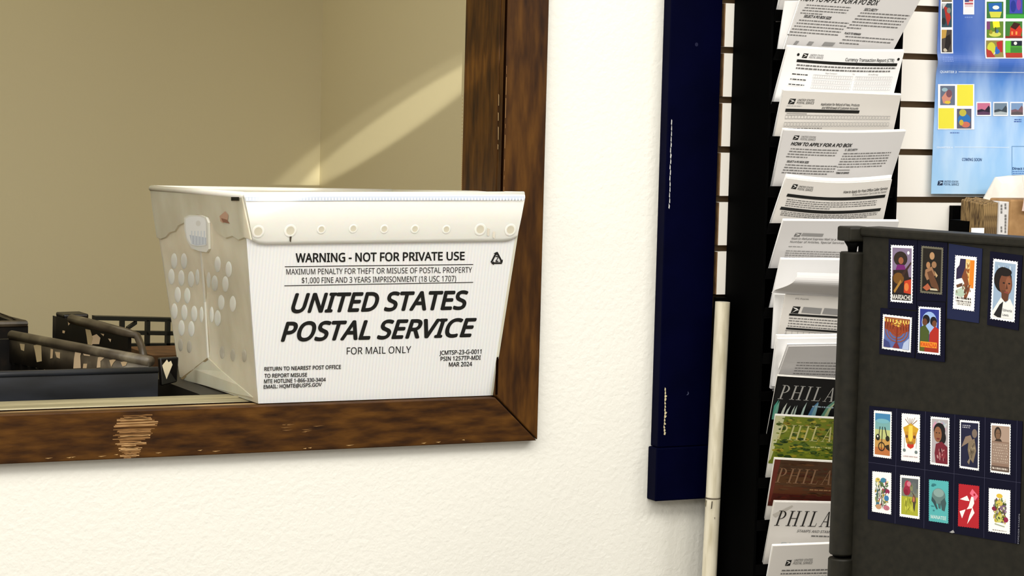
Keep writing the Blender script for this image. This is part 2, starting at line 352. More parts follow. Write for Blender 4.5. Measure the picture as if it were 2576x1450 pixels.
# worn pale scrapes on the bottom rail
PW = PP((0, -.017, 0), (0, -1, 0)); k = Ink(PW, .0002)
random.seed(5)
for i in range(46):
    t = i/46; y = 1048+t*108; cx = 345-22*t+random.uniform(-6, 6); hw = 36+14*math.sin(t*5)+random.uniform(-14, 6); y += 0
    n = 5; P = []
    for j in range(n+1): P.append((cx-hw+2*hw*j/n, y-2-.04*(2*hw*j/n)+random.uniform(-1.2, .6)))
    for j in range(n, -1, -1): P.append((cx-hw+2*hw*j/n, y-.04*(2*hw*j/n)+random.uniform(0, .9)))
    if random.random() < .8: k.poly(P, random.choice([rgb(176,138,92), rgb(140,102,60), rgb(120,84,44)]), 1)
for i in range(14):
    x = random.uniform(40, 1200); y = 1160-.0413*x+random.uniform(-6, 1)
    k.poly([(x,y),(x+random.uniform(6,24),y-1.5),(x+8,y+1.4)], rgb(176,140,90), 1)
for i in range(9):
    x = random.uniform(700, 790); y = 1075+random.uniform(-10, 14)
    k.poly([(x,y),(x+random.uniform(12,34),y-2),(x+10,y+1)], rgb(128,92,50), 1)
k.build('scuff_mark', win, 'pale scraped patches in the dark stain')

# ------------------------------------------------------------------ back room: counter, crates
CT = thing('dark_counter', (1.39, .27, 0), 'dark board counter behind the sill that carries the back of the white tub', 'counter')
b = MB(); b.box(1.197, 1.60, JY+.006, .45, ZS-.028, ZS); b.build('counter_top', CTOP, CT)
for x in (1.215, 1.575):
    b = MB(); b.box(x-.012, x+.012, .41, .435, 0, ZS-.028); b.build('leg', BLACKM, CT)
    b = MB(); b.box(x-.012, x+.012, .14, .165, 0, ZS-.028); b.build('leg', BLACKM, CT)
TB = thing('work_table', (1.0, .75, 0), 'low work table under the crates in the back room', 'table')
b = MB(); b.box(.35, 1.16, .15, 1.36, .72, .75); b.box(1.16, 1.85, .47, 1.36, .72, .75); b.build('table_top', MDF, TB)
for x, y in ((.4, .2), (.4, 1.3), (1.8, 1.3), (1.8, .52)):
    b = MB(); b.box(x-.02, x+.02, y-.02, y+.02, 0, .72); b.build('leg', BLACKM, TB)
def tapes(surf, pts, parent, col=None):
    random.seed(len(pts))
    for P in pts:
        k = Ink(surf, .0008); k.poly(P, random.choice([rgb(232,204,166), rgb(222,192,150), rgb(206,184,140)])); k.build('tape_remnant', parent, 'pale peeling tape')
# crate A: long front wall by the sill and side wall running back
ya = .185; zr = oy(0, 936, ya).z; xr = oy(398, 921, ya).x
A = thing('plastic_mail_crate', (.85, .4, .75), 'blue-grey plastic crate with tape-scarred rim right behind the sill', 'crate')
b = MB(); b.box(.45, xr, ya, ya+.006, .76, zr-.006); b.build('front_wall', BLUEG, A)
b = MB(); b.tube([(.45, ya+.002, zr-.004), (xr, ya+.002, zr-.004)], .005, 10); b.build('front_rim', BLUEG, A, True)
p1 = on(2, 372, 912, zr+.005); p2 = on(2, 24, 846, zr+.005)
dr = (p2-p1).normalized(); sn = Vector((dr.y, -dr.x, 0))
side = PP(p1, (-dr.y, dr.x, 0))
b = MB()
c = []
for p in (p1, p2): c.append(p)
h = .042
b.hexa([p1+Vector((0,0,-h)), p2+Vector((0,0,-h)), p2, p1, p1+sn*.008+Vector((0,0,-h)), p2+sn*.008+Vector((0,0,-h)), p2+sn*.008, p1+sn*.008])
b.tube([p1+sn*.004+Vector((0,0,.001)), p2+sn*.004+Vector((0,0,.001))], .008, 20)
sr = b.build('side_rim', RIMG, A, True)
b = MB()
for i in range(16):
    p = p1+(p2-p1)*((i+.5)/16)+sn*.004; b.bar(p+Vector((0,0,-.30)), p+Vector((0,0,-h)), .012, .005, up=dr)
b.bar(p1+sn*.004+Vector((0,0,-.30)), p2+sn*.004+Vector((0,0,-.30)), .008, .02); b.build('side_slats', CRATEB, A)
b = MB(); yb = p2.y; b.box(.45, p2.x+.008, yb, yb+.006, .76, zr); b.build('back_wall', CRATEB, A)
b = MB(); b.box(.45, .456, ya, yb, .76, zr); b.build('side_wall', BLUEG, A)
b = MB(); b.box(.45, p2.x, ya, yb, .752, .76); b.build('crate_bottom', CRATEB, A)
T = lambda *L: [(x/3.152, 760+y/3.152) for x, y in L]
tapes(side, [T((270,345),(330,330),(335,470),(295,478),(282,400)), T((600,390),(650,395),(640,430),(645,525),(585,528),(590,450)), T((440,395),(480,400),(478,450),(452,440)),
  T((405,372),(425,376),(420,445),(402,450)), T((160,330),(200,335),(195,390),(170,380)), T((655,400),(720,408),(716,430),(670,425)), T((780,440),(850,425),(800,470),(800,520),(770,522)),
  T((870,462),(935,448),(905,480),(885,515)), T((960,478),(1020,465),(1000,505),(975,512)), T((665,490),(695,490),(690,526),(660,526))], sr)
fl = MB(); q1, q2, q3, q4 = oy(402, 902, .21), oy(450, 899, .21), oy(446, 962, .22), oy(407, 972, .20)
fl.hexa([q1, q2, q3, q4]+[p+Vector((0,.012,0)) for p in (q1, q2, q3, q4)]); fo = fl.build('corner_flap', CRATEB, A, bevel=.002)
k = Ink(PP((0,.198,0),(0,-1,0)), 0); k.poly([(408,920),(420,905),(424,912),(430,908),(434,918),(419,955),(414,940)], rgb(226,214,182)); k.build('sticker', fo)
# crate B: lattice crate further back
zb = p1.z+.004
B = thing('lattice_crate', (1.36, .8, .75), 'open dark lattice crate with stickered side wall standing behind the white tub', 'crate')
r1 = on(2, 322, 838, zb+.012); r2 = on(2, 180, 806, zb+.012); r3 = on(2, 141, 797, zb+.012)
bd = (r2-r1).normalized(); bn = Vector((bd.y, -bd.x, 0)); D = Vector((0,0,-.31))
b = MB(); b.hexa([r1+D, r2+D, r2, r1, r1+bn*.006+D, r2+bn*.006+D, r2+bn*.006, r1+bn*.006]); sw = b.build('side_wall', CRATEB, B)
b = MB(); b.tube([r2+Vector((0,0,.002)), (r1+r2)/2+Vector((0,0,.001)), r1, on(2,345,845,zb+.008), oy(356,872,r1.y-.03), oy(366,915,r1.y-.05)], [.008,.008,.007,.006,.006,.006], 10); b.build('side_rim', RIMG, B, True)
b = MB(); b.hexa([r2+D, r3+D, r3, r2]+[p+Vector((0,.02,0)) for p in (r2+D, r3+D, r3, r2)]); b.build('corner_panel', CRATEB, B)
b = MB(); g1 = oy(160, 792, r2.y+.03); g2 = oy(224, 790, r2.y+.03); g3 = oy(222, 814, r2.y+.03); g4 = oy(165, 818, r2.y+.03)
b.hexa([g1,g2,g3,g4]+[p+Vector((0,.05,0)) for p in (g1,g2,g3,g4)]); b.build('corner_block', CRATEB, B, bevel=.003)
tapes(PP(r1, (-bd.y, bd.x, 0)), [T((680,215),(720,222),(740,290),(722,360),(700,345),(690,270)), T((735,270),(770,255),(800,285),(790,335),(740,335),(722,350)), T((500,225),(520,230),(515,250),(498,245)), T((800,250),(830,255),(825,272)), T((860,290),(885,295),(880,320)), T((540,140),(600,128),(545,188))], sw)
yc = r2.y+.05
def barpx(mb, a, c, w, y=None, d=.012):
    y = y or yc
    P = lambda x, q: oy(x, q, y)
    if abs(a[0]-c[0]) > abs(a[1]-c[1]): q = [P(a[0], a[1]-w/2), P(c[0], c[1]-w/2), P(c[0], c[1]+w/2), P(a[0], a[1]+w/2)]
    else: q = [P(a[0]-w/2, a[1]), P(a[0]+w/2, a[1]), P(c[0]+w/2, c[1]), P(c[0]-w/2, c[1])]
    mb.hexa(q+[p+Vector((0,d,0)) for p in q])
b = MB()
barpx(b, (240,801), (520,808), 10, d=.02); barpx(b, (325,838), (520,841), 10); barpx(b, (318,869), (520,868), 8)
for x in (310, 374, 425, 480): barpx(b, (x,806), (x-3,960), 9)
barpx(b, (247,812), (270,818), 10); barpx(b, (322,828), (345,812), 8)
barpx(b, (318,900), (520,900), 8); barpx(b, (318,930), (520,930), 8)
b.build('back_lattice', CRATEG, B)
b = MB(); b.box(r1.x+.02, 1.75, .55, yc+.02, .752, .76); b.box(1.744, 1.75, .55, yc, .76, zb-.01); b.build('crate_bottom', CRATEB, B)
cb = MB(); u = [oy(322,874,yc-.03), oy(520,872,yc-.03)]
cb.box(u[0].x, u[1].x+.05, yc-.16, yc-.02, .765, u[0].z); tag(cb.build('brown_cardboard_box', KRAFTK), 'low brown cardboard box lying inside the open lattice crate', 'box')
D2 = MB(); e1 = oy(71, 803, 1.0); D2.box(.5, e1.x, 1.0, 1.006, .76, e1.z-.012); D2.box(e1.x-.006, e1.x, 1.006, 1.3, .76, e1.z-.012); D2.box(.5, e1.x, 1.294, 1.3, .76, e1.z-.012); D2.box(.5, e1.x, 1.0, 1.3, .752, .76)
D3 = thing('black_storage_crate', (.75, 1.1, .75), 'plain black crate at the far left behind the tape-scarred crate', 'crate')
D2.build('crate_walls', CRATEB, D3)
b = MB(); b.tube([(.5,1.0,e1.z-.008),(e1.x-.004,1.0,e1.z-.008),(e1.x-.004,1.3,e1.z-.008)], .006, 8); b.build('crate_rim', RIMG, D3)

# ------------------------------------------------------------------ the postal tub
def tub():
    ft, fb = -.066, -.006
    TL, TR, BR, BL = oy(612, 491, ft), oy(1319, 489, ft), oy(1240, 986, fb), oy(650, 1007, fb)
    zt = (TL.z+TR.z)/2; zb_ = ZS+.0015
    BL.z = BR.z = zb_
    kTL = oy(381, 474, .33); kBL = oy(452, 952, .32); kBL.z = zb_; kBL.x = max(kBL.x, 1.2)
    kTR = oy(1178, 484, .335); kTR.x = 1.585; kTR.z = oy(1178, 484, .335).z; kBR = Vector((1.565, .30, zb_))
    R = thing('postal_mail_tub', (BL+kBR)/2*1.0, 'white corrugated plastic mail tub with black warning print on the wooden window sill', 'mail tub')
    LOC[R.name] = Vector(R.location)
    TRs = Vector((1.600, -.005, zt)); 
    top = [TL, TR, kTR, kTL]; bot = [BL, BR, kBR, kBL]
    cx = sum((p for p in top+bot), Vector())/8
    def wall(name, a, b_, c, d, m, th=.004, nu=14, nv=14, push=None):
        n = (b_-a).cross(d-a).normalized()
        if n.dot(a-cx) < 0: n = -n
        mb = MB(); V = []
        for o in (0, -th):
            for j in range(nv+1):
                for i in range(nu+1):
                    s, t = i/nu, j/nv; p = (a*(1-s)+b_*s)*(1-t)+(d*(1-s)+c*s)*t
                    V.append(p+n*(o+(push(s, t) if push else 0)))
        f = []; N = (nu+1)*(nv+1); I = lambda i, j, k_: k_*N+j*(nu+1)+i
        for j in range(nv):
            for i in range(nu): f += [(I(i,j,0),I(i+1,j,0),I(i+1,j+1,0),I(i,j+1,0)), (I(i,j,1),I(i,j+1,1),I(i+1,j+1,1),I(i+1,j,1))]
        for i in range(nu): f += [(I(i,0,0),I(i,0,1),I(i+1,0,1),I(i+1,0,0)), (I(i,nv,0),I(i+1,nv,0),I(i+1,nv,1),I(i,nv,1))]
        for j in range(nv): f += [(I(0,j,0),I(0,j+1,0),I(0,j+1,1),I(0,j,1)), (I(nu,j,0),I(nu,j,1),I(nu,j+1,1),I(nu,j+1,0))]
        mb.add(V, f); o = mb.build(name, m, R, True)
        md = o.modifiers.new('e', 'EDGE_SPLIT'); md.split_angle = math.radians(35); return o
    front = PP(TL, (TR-TL).cross(BL-TL))
    fw = wall('front_wall', TL, TR, BR, BL, TUB)
    # side wall: pressed in along a vertical centre crease, gusset fold at the foot
    def push(s, t):          # s 0 back .. 1 front
        cr = .46; d = 1-abs(s-cr)/(cr if s < cr else 1-cr); d = max(0, d)
        tt = min(1, max(0, (t-.32)/.2)); fo = min(1, max(0, (1-t)/.18))
        return -.016*d*tt*fo
    sw_ = wall('side_wall', kTL, TL, BL, kBL, TUBS, nu=28, nv=28, push=push)
    wall('side_wall', TR, kTR, kBR, BR, TUBS)
    wall('back_wall', kTR, kTL, kBL, kBR, TUBS)
    b = MB(); b.hexa([BL,BR,kBR,kBL]+[p+Vector((0,0,.004)) for p in (BL,BR,kBR,kBL)]); b.build('tub_bottom', TUBS, R)
    # folded collar round the top: front, left, back
    def pix(P):
        q_ = MR.transposed() @ (P-CAM); return (W/2+F*q_.x/-q_.z, H/2-F*q_.y/-q_.z)
    class SW:                    # the creased side wall, addressed by where it is seen
        def P(s, a, b_, off=0):
            p = (kTL*(1-a)+TL*a)*(1-b_)+(kBL*(1-a)+BL*a)*b_
            n = (TL-kTL).cross(kBL-kTL).normalized(); n = n if n.dot(kTL-cx) > 0 else -n
            return p+n*(push(min(1, max(0, a)), min(1, max(0, b_)))+off)
        def at(s, x, y, off=0):
            a, b_ = .5, .5
            for _ in range(14):
                e = 1e-3; p = pix(s.P(a, b_)); pa = pix(s.P(a+e, b_)); pb_ = pix(s.P(a, b_+e))
                j = ((pa[0]-p[0])/e, (pb_[0]-p[0])/e, (pa[1]-p[1])/e, (pb_[1]-p[1])/e); d = j[0]*j[3]-j[1]*j[2]
                dx, dy = x-p[0], y-p[1]; a += .8*(j[3]*dx-j[1]*dy)/d; b_ += .8*(-j[2]*dx+j[0]*dy)/d
            return s.P(a, b_, off)
    def collar_front():
        N = 40; V = []; prof = [(0,-.003),(.0,.002),(.05,.0045),(.5,.0055),(.9,.005),(.97,.0035),(1,.0)]
        for i in range(N+1):
            s = i/N; x0, x1 = 612+(1319-612)*s, 634+(1297-634)*s
            yt = 490-1*s; yb_ = 617+(608-617)*s - (6 if 0 < 0 else 0)
            cr = 10*max(0, abs(s-.5)-.47)/.03
            for a, off in prof: V.append(front.at(x0+(x1-x0)*a, yt+(yb_-cr-yt)*a, off))
        m = len(prof); f = [(i*m+j, (i+1)*m+j, (i+1)*m+j+1, i*m+j+1) for i in range(N) for j in range(m-1)]
        f += [tuple(range(m)), tuple(N*m+j for j in range(m))[::-1]]
        f += [(i*m+m-1, (i+1)*m+m-1, (i+1)*m, i*m) for i in range(N)]
        b = MB(); b.add(V, f); return b.build('front_collar', TUBC, R, True)
    cf = collar_front(); md = cf.modifiers.new('e', 'EDGE_SPLIT'); md.split_angle = math.radians(50)
    sd = SW()
    def collar_piece(name, pts, off, th, m, surf=sd):
        b = MB(); n = len(pts); V = [surf.at(x, y, off+th) for x, y in pts]+[surf.at(x, y, off) for x, y in pts]
        b.add(V, [tuple(range(n)), tuple(range(2*n-1, n-1, -1))]+[(i, (i+1)%n, n+(i+1)%n, n+i) for i in range(n)]); return b.build(name, m, R)
    cl = collar_piece('side_collar', [(381,474),(500,482),(612,491),(622,540),(636,604),(618,598),(604,604),(588,594),(572,600),(556,590),(544,578),(536,560),(530,546),(500,540),(474,546),(466,562),(452,568),(444,582),(430,586),(420,598),(408,602),(398,598),(392,560),(386,520)], .0005, .0022, TUBS)
    cl.modifiers.new('bv', 'BEVEL').width = .001
    # rivet dimples
    for (x, y) in [(646,580),(727,578),(805,575),(885,573),(963,574),(1040,574),(1119,575),(1204,575),(1280,576)]:
        big = x in (646, 727, 1204, 1280); r = .0066 if not big else .0092
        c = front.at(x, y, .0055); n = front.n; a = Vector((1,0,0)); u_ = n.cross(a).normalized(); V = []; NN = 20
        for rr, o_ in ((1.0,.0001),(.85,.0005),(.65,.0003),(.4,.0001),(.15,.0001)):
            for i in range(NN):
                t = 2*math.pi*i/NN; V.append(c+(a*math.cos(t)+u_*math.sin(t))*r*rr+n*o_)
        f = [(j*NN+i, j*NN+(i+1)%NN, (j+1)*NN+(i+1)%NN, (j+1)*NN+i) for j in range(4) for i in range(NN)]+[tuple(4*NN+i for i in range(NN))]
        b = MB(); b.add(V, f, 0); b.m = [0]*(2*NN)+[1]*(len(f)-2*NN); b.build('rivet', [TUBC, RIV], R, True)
    # rim: top corrugation seen as a pale blue edge with flutes
    b = MB()
    b.tube([TL+Vector((0,.002,.0005)), TR+Vector((0,.002,.0005))], .0035, 10); b.tube([kTL, kTR], .0045, 10); b.tube([TL, kTL], .0045, 10); b.tube([TR+Vector((-.004,0,0)), kTR], .004, 10)
    b.build('rolled_rim', TUBC, R, True)
    k = Ink(front, .0056)
    k.quad((613,493),(1316,491),(1316,501),(615,504), rgb(214,222,236), 1)
    for i in range(88):
        x = 616+i*7.95; k.rect(x, 494.5, x+4, 501.5, rgb(238,242,248))
    k.build('flute_edge', R, 'pale blue fluted edge')
    k = Ink(front, .0005)
    tri = lambda t, a, b2, c2, d, bo=0, sh=0: k.text(t, a, b2, c2, d, K, bo, sh)
    tri('WARNING - NOT FOR PRIVATE USE', (744,638),(1168,634),(1168,654),(744,660), .022)
    tri('MAXIMUM PENALTY FOR THEFT OR MISUSE OF POSTAL PROPERTY', (720,677),(1187,672),(1187,686),(720,691), .004)
    tri('$1,000 FINE AND 3 YEARS IMPRISONMENT (18 USC 1707)', (759,698.5),(1147,694),(1147,708),(759,712.5), .004)
    k.line((716,671),(1190,665.5), 1.8, K); k.line((715,719),(1190,710.5), 1.8, K)
    tri('UNITED STATES', (738,740),(1176,733),(1176,777),(733,786), .028, .22)
    tri('POSTAL SERVICE', (712,812),(1197,802),(1192,846),(708,858), .028, .22)
    tri('FOR MAIL ONLY', (872,874.5),(1034,871),(1033,888),(872,892), .003)
    tri('JCMTSP-23-G-0011', (1105,883),(1211,879),(1210,890),(1105,893), .02)
    tri('PSIN 1257TP-MDI', (1108,898),(1209,894.5),(1208,905),(1108,908), .02)
    tri('MAR 2024', (1129,912),(1187,910.5),(1187,921),(1129,922.5), .02)
    tri('RETURN TO NEAREST POST OFFICE', (665,924),(857,918.5),(857,928),(665,933), .02)
    tri('TO REPORT MISUSE', (665,941),(772,938.5),(772,947.5),(665,950.5), .02)
    tri('MTE HOTLINE 1-866-330-3404', (664,955),(819,950.5),(819,959.5),(664,964.5), .02)
    tri('EMAIL: HQMTE@USPS.GOV', (663,969),(809,963),(808,972),(663,978), .02)
    # recycling triangle
    ax, ay = 1249, 650
    V3 = [(ax, ay-21), (ax+18, ay+14), (ax-18, ay+14)]
    for i in range(3):
        (x0,y0),(x1,y1) = V3[i], V3[(i+1)%3]; dx, dy = x1-x0, y1-y0; L = math.hypot(dx, dy); dx /= L; dy /= L; nx, ny = -dy, dx
        a = (x0+dx*5, y0+dy*5); c = (x1-dx*11, y1-dy*11); w_ = 4.2
        k.poly([a, c, (c[0]+nx*w_, c[1]+ny*w_), (a[0]+nx*w_, a[1]+ny*w_)], K)
        k.poly([(c[0]-nx*3, c[1]-ny*3), (c[0]+dx*7+nx*2, c[1]+dy*7+ny*2), (c[0]+nx*7, c[1]+ny*7)], K)
    k.tx('2', 1246, 644, 1253, 658, K, .02)
    k.build('printed_text', R, 'black printed warning and name')
    k = Ink(front, .0058); k.poly([(725,590),(728,588),(730,593),(728,608),(725,604)], rgb(70,60,50)); k.build('smudge', R); k = Ink(front, .0058); k.poly([(1222,572),(1228,574),(1226,592),(1221,590)], rgb(214,206,190)); k.build('smudge', R); k = Ink(front, .0058); k.poly([(1236,580),(1242,582),(1240,598),(1235,594)], rgb(220,212,196)); k.build('smudge', R)
    k = Ink(sd, .0040); k.rect(588, 495, 608, 504, rgb(28,24,16)); k.build('label_slot', R, 'small black slot in the rim'); k = Ink(sd, .0034); k.poly([(558,543),(572,531),(580,540),(578,556),(566,560),(560,556)], rgb(196,158,134)); k.poly([(562,548),(576,552),(584,562),(566,558)], rgb(146,104,84)); k.build('rust_stain', R, 'reddish brown stain')
    # hand hole with the bright lining flap
    hh = [(474,550),(484,544),(510,544),(522,549),(526,560),(527,612),(524,617),(500,618),(488,614),(478,600),(474,575)]
    collar_piece('hand_hole_frame', [(469,548),(480,541),(512,541),(525,546),(530,560),(531,626),(526,634),(507,631),(488,624),(476,604),(470,578)], .0005, .0035, TUBC)
    k = Ink(sd, .0044); k.poly(hh, rgb(248,248,246)); k.poly([(484,590),(526,597),(526,614),(500,617),(489,612)], rgb(206,212,222))
    for i in range(5): k.rect(488+i*8, 580, 491+i*8, 614, rgb(226,232,238))
    k.ell(506, 561, 6, 7, rgb(232,230,224)); k.build('hand_hole', R, 'white lined hand hole')
    collar_piece('centre_crease', [(506,628),(509,628),(518,760),(526,900),(524,900),(516,760)], -.0002, .0022, TUBC)
    # oval dimples
    ov = [(213,525),(273,525),(197,620),(257,628),(316,635),(355,622),(235,730),(293,735),(215,830),(275,838),(335,845),(380,850),(258,932),(318,938),(478,545),(545,575),(424,640),(460,660),(525,665),(500,775),(570,785),(442,850),(478,872),
          (252,1035),(305,1045),(505,1080),(570,1095),(640,1100)]
    for i, (x, y) in enumerate(ov):
        px, py = 350+x/2.416, 440+y/2.416
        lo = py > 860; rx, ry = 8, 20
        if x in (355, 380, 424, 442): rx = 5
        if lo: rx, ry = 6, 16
        V = []; NN = 22
        for rr, o_ in ((1.0, .0002), (.88, .0007), (.4, .0009)):
            for q in range(NN):
                th = 2*math.pi*q/NN; V.append(sd.at(px+rx*rr*math.cos(th), py+ry*rr*math.sin(th), o_))
        f = [(j*NN+q, j*NN+(q+1)%NN, (j+1)*NN+(q+1)%NN, (j+1)*NN+q) for j in range(2) for q in range(NN)]+[tuple(2*NN+q for q in range(NN))]
        b = MB(); b.add(V, f); b.build('oval_dimple', OVL if not lo else OVD, R, True)
    # gusset fold at the foot
    apex = (525, 900)
    collar_piece('gusset_fold', [apex, (560,934), (600,968), (638,1000), (600,992), (560,982), (510,968), (460,955), (490,929)], .0003, .0012, TUBS)
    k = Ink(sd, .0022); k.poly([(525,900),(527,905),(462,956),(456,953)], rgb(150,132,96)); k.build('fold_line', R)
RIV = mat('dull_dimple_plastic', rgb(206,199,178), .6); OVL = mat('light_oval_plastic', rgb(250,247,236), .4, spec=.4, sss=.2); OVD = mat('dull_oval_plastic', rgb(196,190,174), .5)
tub()

# ------------------------------------------------------------------ navy board
nb = thing('navy_board', (1.92, -.01, .88), 'tall navy blue painted board with chipped left edge on the white wall', 'trim board')
xa, xb = 1.878, 1.9675
b = MB(); b.box(xa, xb, -.0225, 0, .958, 2.4); b.build('board', NAVY, nb, bevel=.0015)
b = MB(); b.box(xa-.004, xb+.001, -.027, 0, .876, .9575); b.build('foot_block', NAVY, nb, bevel=.002)
k = Ink(PP((xa, 0, 0), (-1, 0, 0)), .0002); random.seed(9)
def chip(kk, x, y, n, hgt, wd, col):
    for i in range(n):
        yy = y+hgt*i/n; xx = x-.027*(yy-y)+random.uniform(-1, .6)
        kk.poly([(xx,yy),(xx+wd*random.uniform(.4,1),yy+random.uniform(2,8)),(xx+wd*.4,yy+hgt/n*1.05),(xx-1,yy+hgt/n*.9)], col, 1)
NP = PP((0, -.0225, 0), (0, -1, 0)); k = Ink(NP, .0003)
CL = 'pale chip where the blue paint is worn off'
chip(k, 1689, 300, 16, 225, 3, rgb(206,206,200)); k.build('paint_chip', nb, CL); k = Ink(NP, .0003); chip(k, 1673, 975, 14, 120, 6, rgb(200,188,150)); k.build('paint_chip', nb, CL); k = Ink(NP, .0003)
k.poly([(1730,984),(1733,990),(1731,994),(1726,995),(1730,991)], rgb(60,64,90)); k.build('paint_chip', nb); k = Ink(NP, .0003); k.ell(1752, 112, 4, 5, rgb(14,16,50)); k.build('screw_plug', nb)

# ------------------------------------------------------------------ slatwall
sl = thing('slatwall_panel', (3.1, -.01, .9), 'white slatwall panel with brown grooves behind the leaflet rack', 'slatwall')
SX0 = oy(1823, 60, -.020).x; P_ = .0755; b = MB()
for i in range(-4, 10):
    z1 = 1.331+P_*i; z0 = z1-.0657
    if z1 < 1.2: b.box(2.2, 4.2, -.020, -.006, z0, z1, 0)
    else:
        b.box(SX0+.001, 4.2, -.020, -.006, z0, z1, 0); b.box(SX0-.001, SX0+.001, -.0195, -.006, z0+.0005, z1-.0005, 1)
b.build('slats', [SLAT, MDF], sl)
b = MB(); b.box(SX0, 4.2, -.0055, -.0003, .95, 2.06); b.build('groove_backing', GROOVE, sl)

# ------------------------------------------------------------------ leaflet rack
RX0 = oy(1839, 300, -.022).x; RX1 = oy(2264, 300, -.128).x; ry0, ry1 = -.128, -.0215
rk = thing('leaflet_rack', ((RX0+RX1)/2, -.08, 0), 'tall narrow black rack of stepped leaflet pockets beside the navy board', 'leaflet rack')
b = MB(); b.box(RX0, RX0+.004, ry0, ry1, .10, 2.0); b.build('side_panel', BLACK, rk)
b = MB(); b.box(RX1-.004, RX1, ry0, ry1, .10, 2.0); b.build('side_panel', BLACK, rk)
b = MB(); b.box(RX0+.004, RX1-.004, ry1-.006, ry1-.001, .10, 2.0); b.build('back_panel', BLACK, rk)
b = MB(); b.box(1.9685, RX0-.0005, -.030, -.0215, 0, 1.186); b.box(RX0-.012, RX1, -.10, -.0215, 0, .099); b.build('base_panel', BLACKM, rk)
YT, YB = -.156, -.131
def tier(tl, tr, br, bl, ext=1.45, bend=None, yt=YT, yb=YB):
    TL, TR, BR, BL = oy(*tl, yt), oy(*tr, yt), oy(*br, yb), oy(*bl, yb)
    return Q(TL, TR, TR+(BR-TR)*ext, TL+(BL-TL)*ext, bend), ext
def leaflet(nm, label, corners, draw=None, m=PAPER, nback=3, bend=None, th=.0016, group=None, ext=1.45, back_label=None, mb_=PAPERB, yt=YT, yb=YB, jit=2.5, backup=3.0, blift=0):
    q, e = tier(*corners, ext=ext, bend=bend, yt=yt, yb=yb)
    lo = q.at(.5, 1); t = thing(nm, lo, label, 'leaflet')
    sheet('sheet', q, th, m, t)
    if draw:
        k = Ink(VQ(q, e), .0003); draw(k); k.build('printed_text', t)
    bl = back_label or 'plain sheet stacked behind the '+label.split(' with ')[0]
    for i in range(nback):
        dx, dy = random.uniform(-jit, jit)-1, -backup*(i+1)/nback-random.uniform(0, 1.2)-blift
        c2 = [(p[0]+dx, p[1]+dy) for p in corners]
        q2, _ = tier(*c2, ext=ext, bend=bend, yt=yt+.0030*(i+1), yb=yb+.0030*(i+1))
        o = sheet('leaflet', q2, .0022, mb_)
        tag(o, bl, 'leaflet', bl.replace('sheet', 'sheets').replace('booklet', 'booklets'))
    # its pocket
    zb_ = lo.z; p0 = q.at(0, 1)
    b = MB(); dn = (q.at(.5, 1)-q.at(.5, 0)).normalized()
    A0 = Vector((RX0+.005, lo.y-.005, zb_-.003)); A1 = Vector((RX1-.005, lo.y-.005, zb_-.003)); up = -dn*.016; bk = Vector((0,.034,-.002))
    b.hexa([A0, A1, A1+up, A0+up]+[p+Vector((0,.0015,0)) for p in (A0, A1, A1+up, A0+up)])
    b.hexa([A0+Vector((0,0,-.002)), A1+Vector((0,0,-.002)), A1, A0]+[p+bk for p in (A0+Vector((0,0,-.002)), A1+Vector((0,0,-.002)), A1, A0)])
    b.build('pocket', BLACKM, rk)
    return t, q, e
class VQ:                       # v measured over the part of the sheet that shows
    def __init__(s, q, e): s.q = q; s.e = e
    def at(s, u, v, off=0): return s.q.at(u, v/s.e, off)
G1, G2, G3 = rgb(112,110,108), rgb(146,144,142), rgb(182,180,180)
def smile(a, r=0): return lambda u, v: (r*math.sin(math.pi*u), a*math.sin(math.pi*u))
def d_apply0(k):
    k.tx('HOW TO APPLY FOR A PO BOX', .0, .19, .66, .27, K, .02, .3, .04)
    k.words(.06, .33, .44, 4, .045, .016, G1, .5, .06, -.01); k.tx('SELECT A PO BOX SIZE', .07, .50, .31, .54, K, .03, .3, .02)
    k.words(.04, .58, .48, 6, .05, .018, G1, .4, .06, -.012)
    k.tx('SECURITY', .56, .36, .68, .40, K, .02, .3, .01); k.words(.54, .43, .98, 6, .05, .018, G1, .3, .05, -.012); k.tx('PLACE TO REMAIN', .48, .76, .63, .79, K, .03, .3, .01)
    k.words(.50, .82, .95, 3, .055, .018, G1, .4, .05, -.014)
    for x, w_ in ((.06,.03),(.18,.045),(.32,.10)): k.quad((x+.015,.93),(x+w_+.015,.935),(x+w_,.995),(x,.995), G2)
def d_ctr(k):
    k.ell(.10, .16, .011, .035, K); k.ell(.965, .19, .011, .035, K); k.logo(.135, .12, .05, .11); k.uspsname(.20, .125, .115, .1, G1)
    k.tx('Currency Transaction Report (CTR)', .51, .17, .93, .245, K, .012, 0, .01)
    k.quad((.10,.27),(.965,.285),(.963,.355),(.10,.335), K, 6)
    k.words(.11, .385, .96, 2, .075, .035, G1, .95); k.tx('Begin Transaction', .37, .54, .47, .57, G1); k.tx('To', .60, .54, .62, .57, G1); k.tx('Ending', .74, .54, .82, .57, G1)
    for j in range(3):
        k.words(.09-j*.006, .61+j*.12, .23-j*.006, 1, .05, .022, K, .95, .02)
        for i in range(34):
            if i != 17: k.outline(.27+i*.02, .60+j*.12, .288+i*.02, .685+j*.12, .0015, .008, G3)
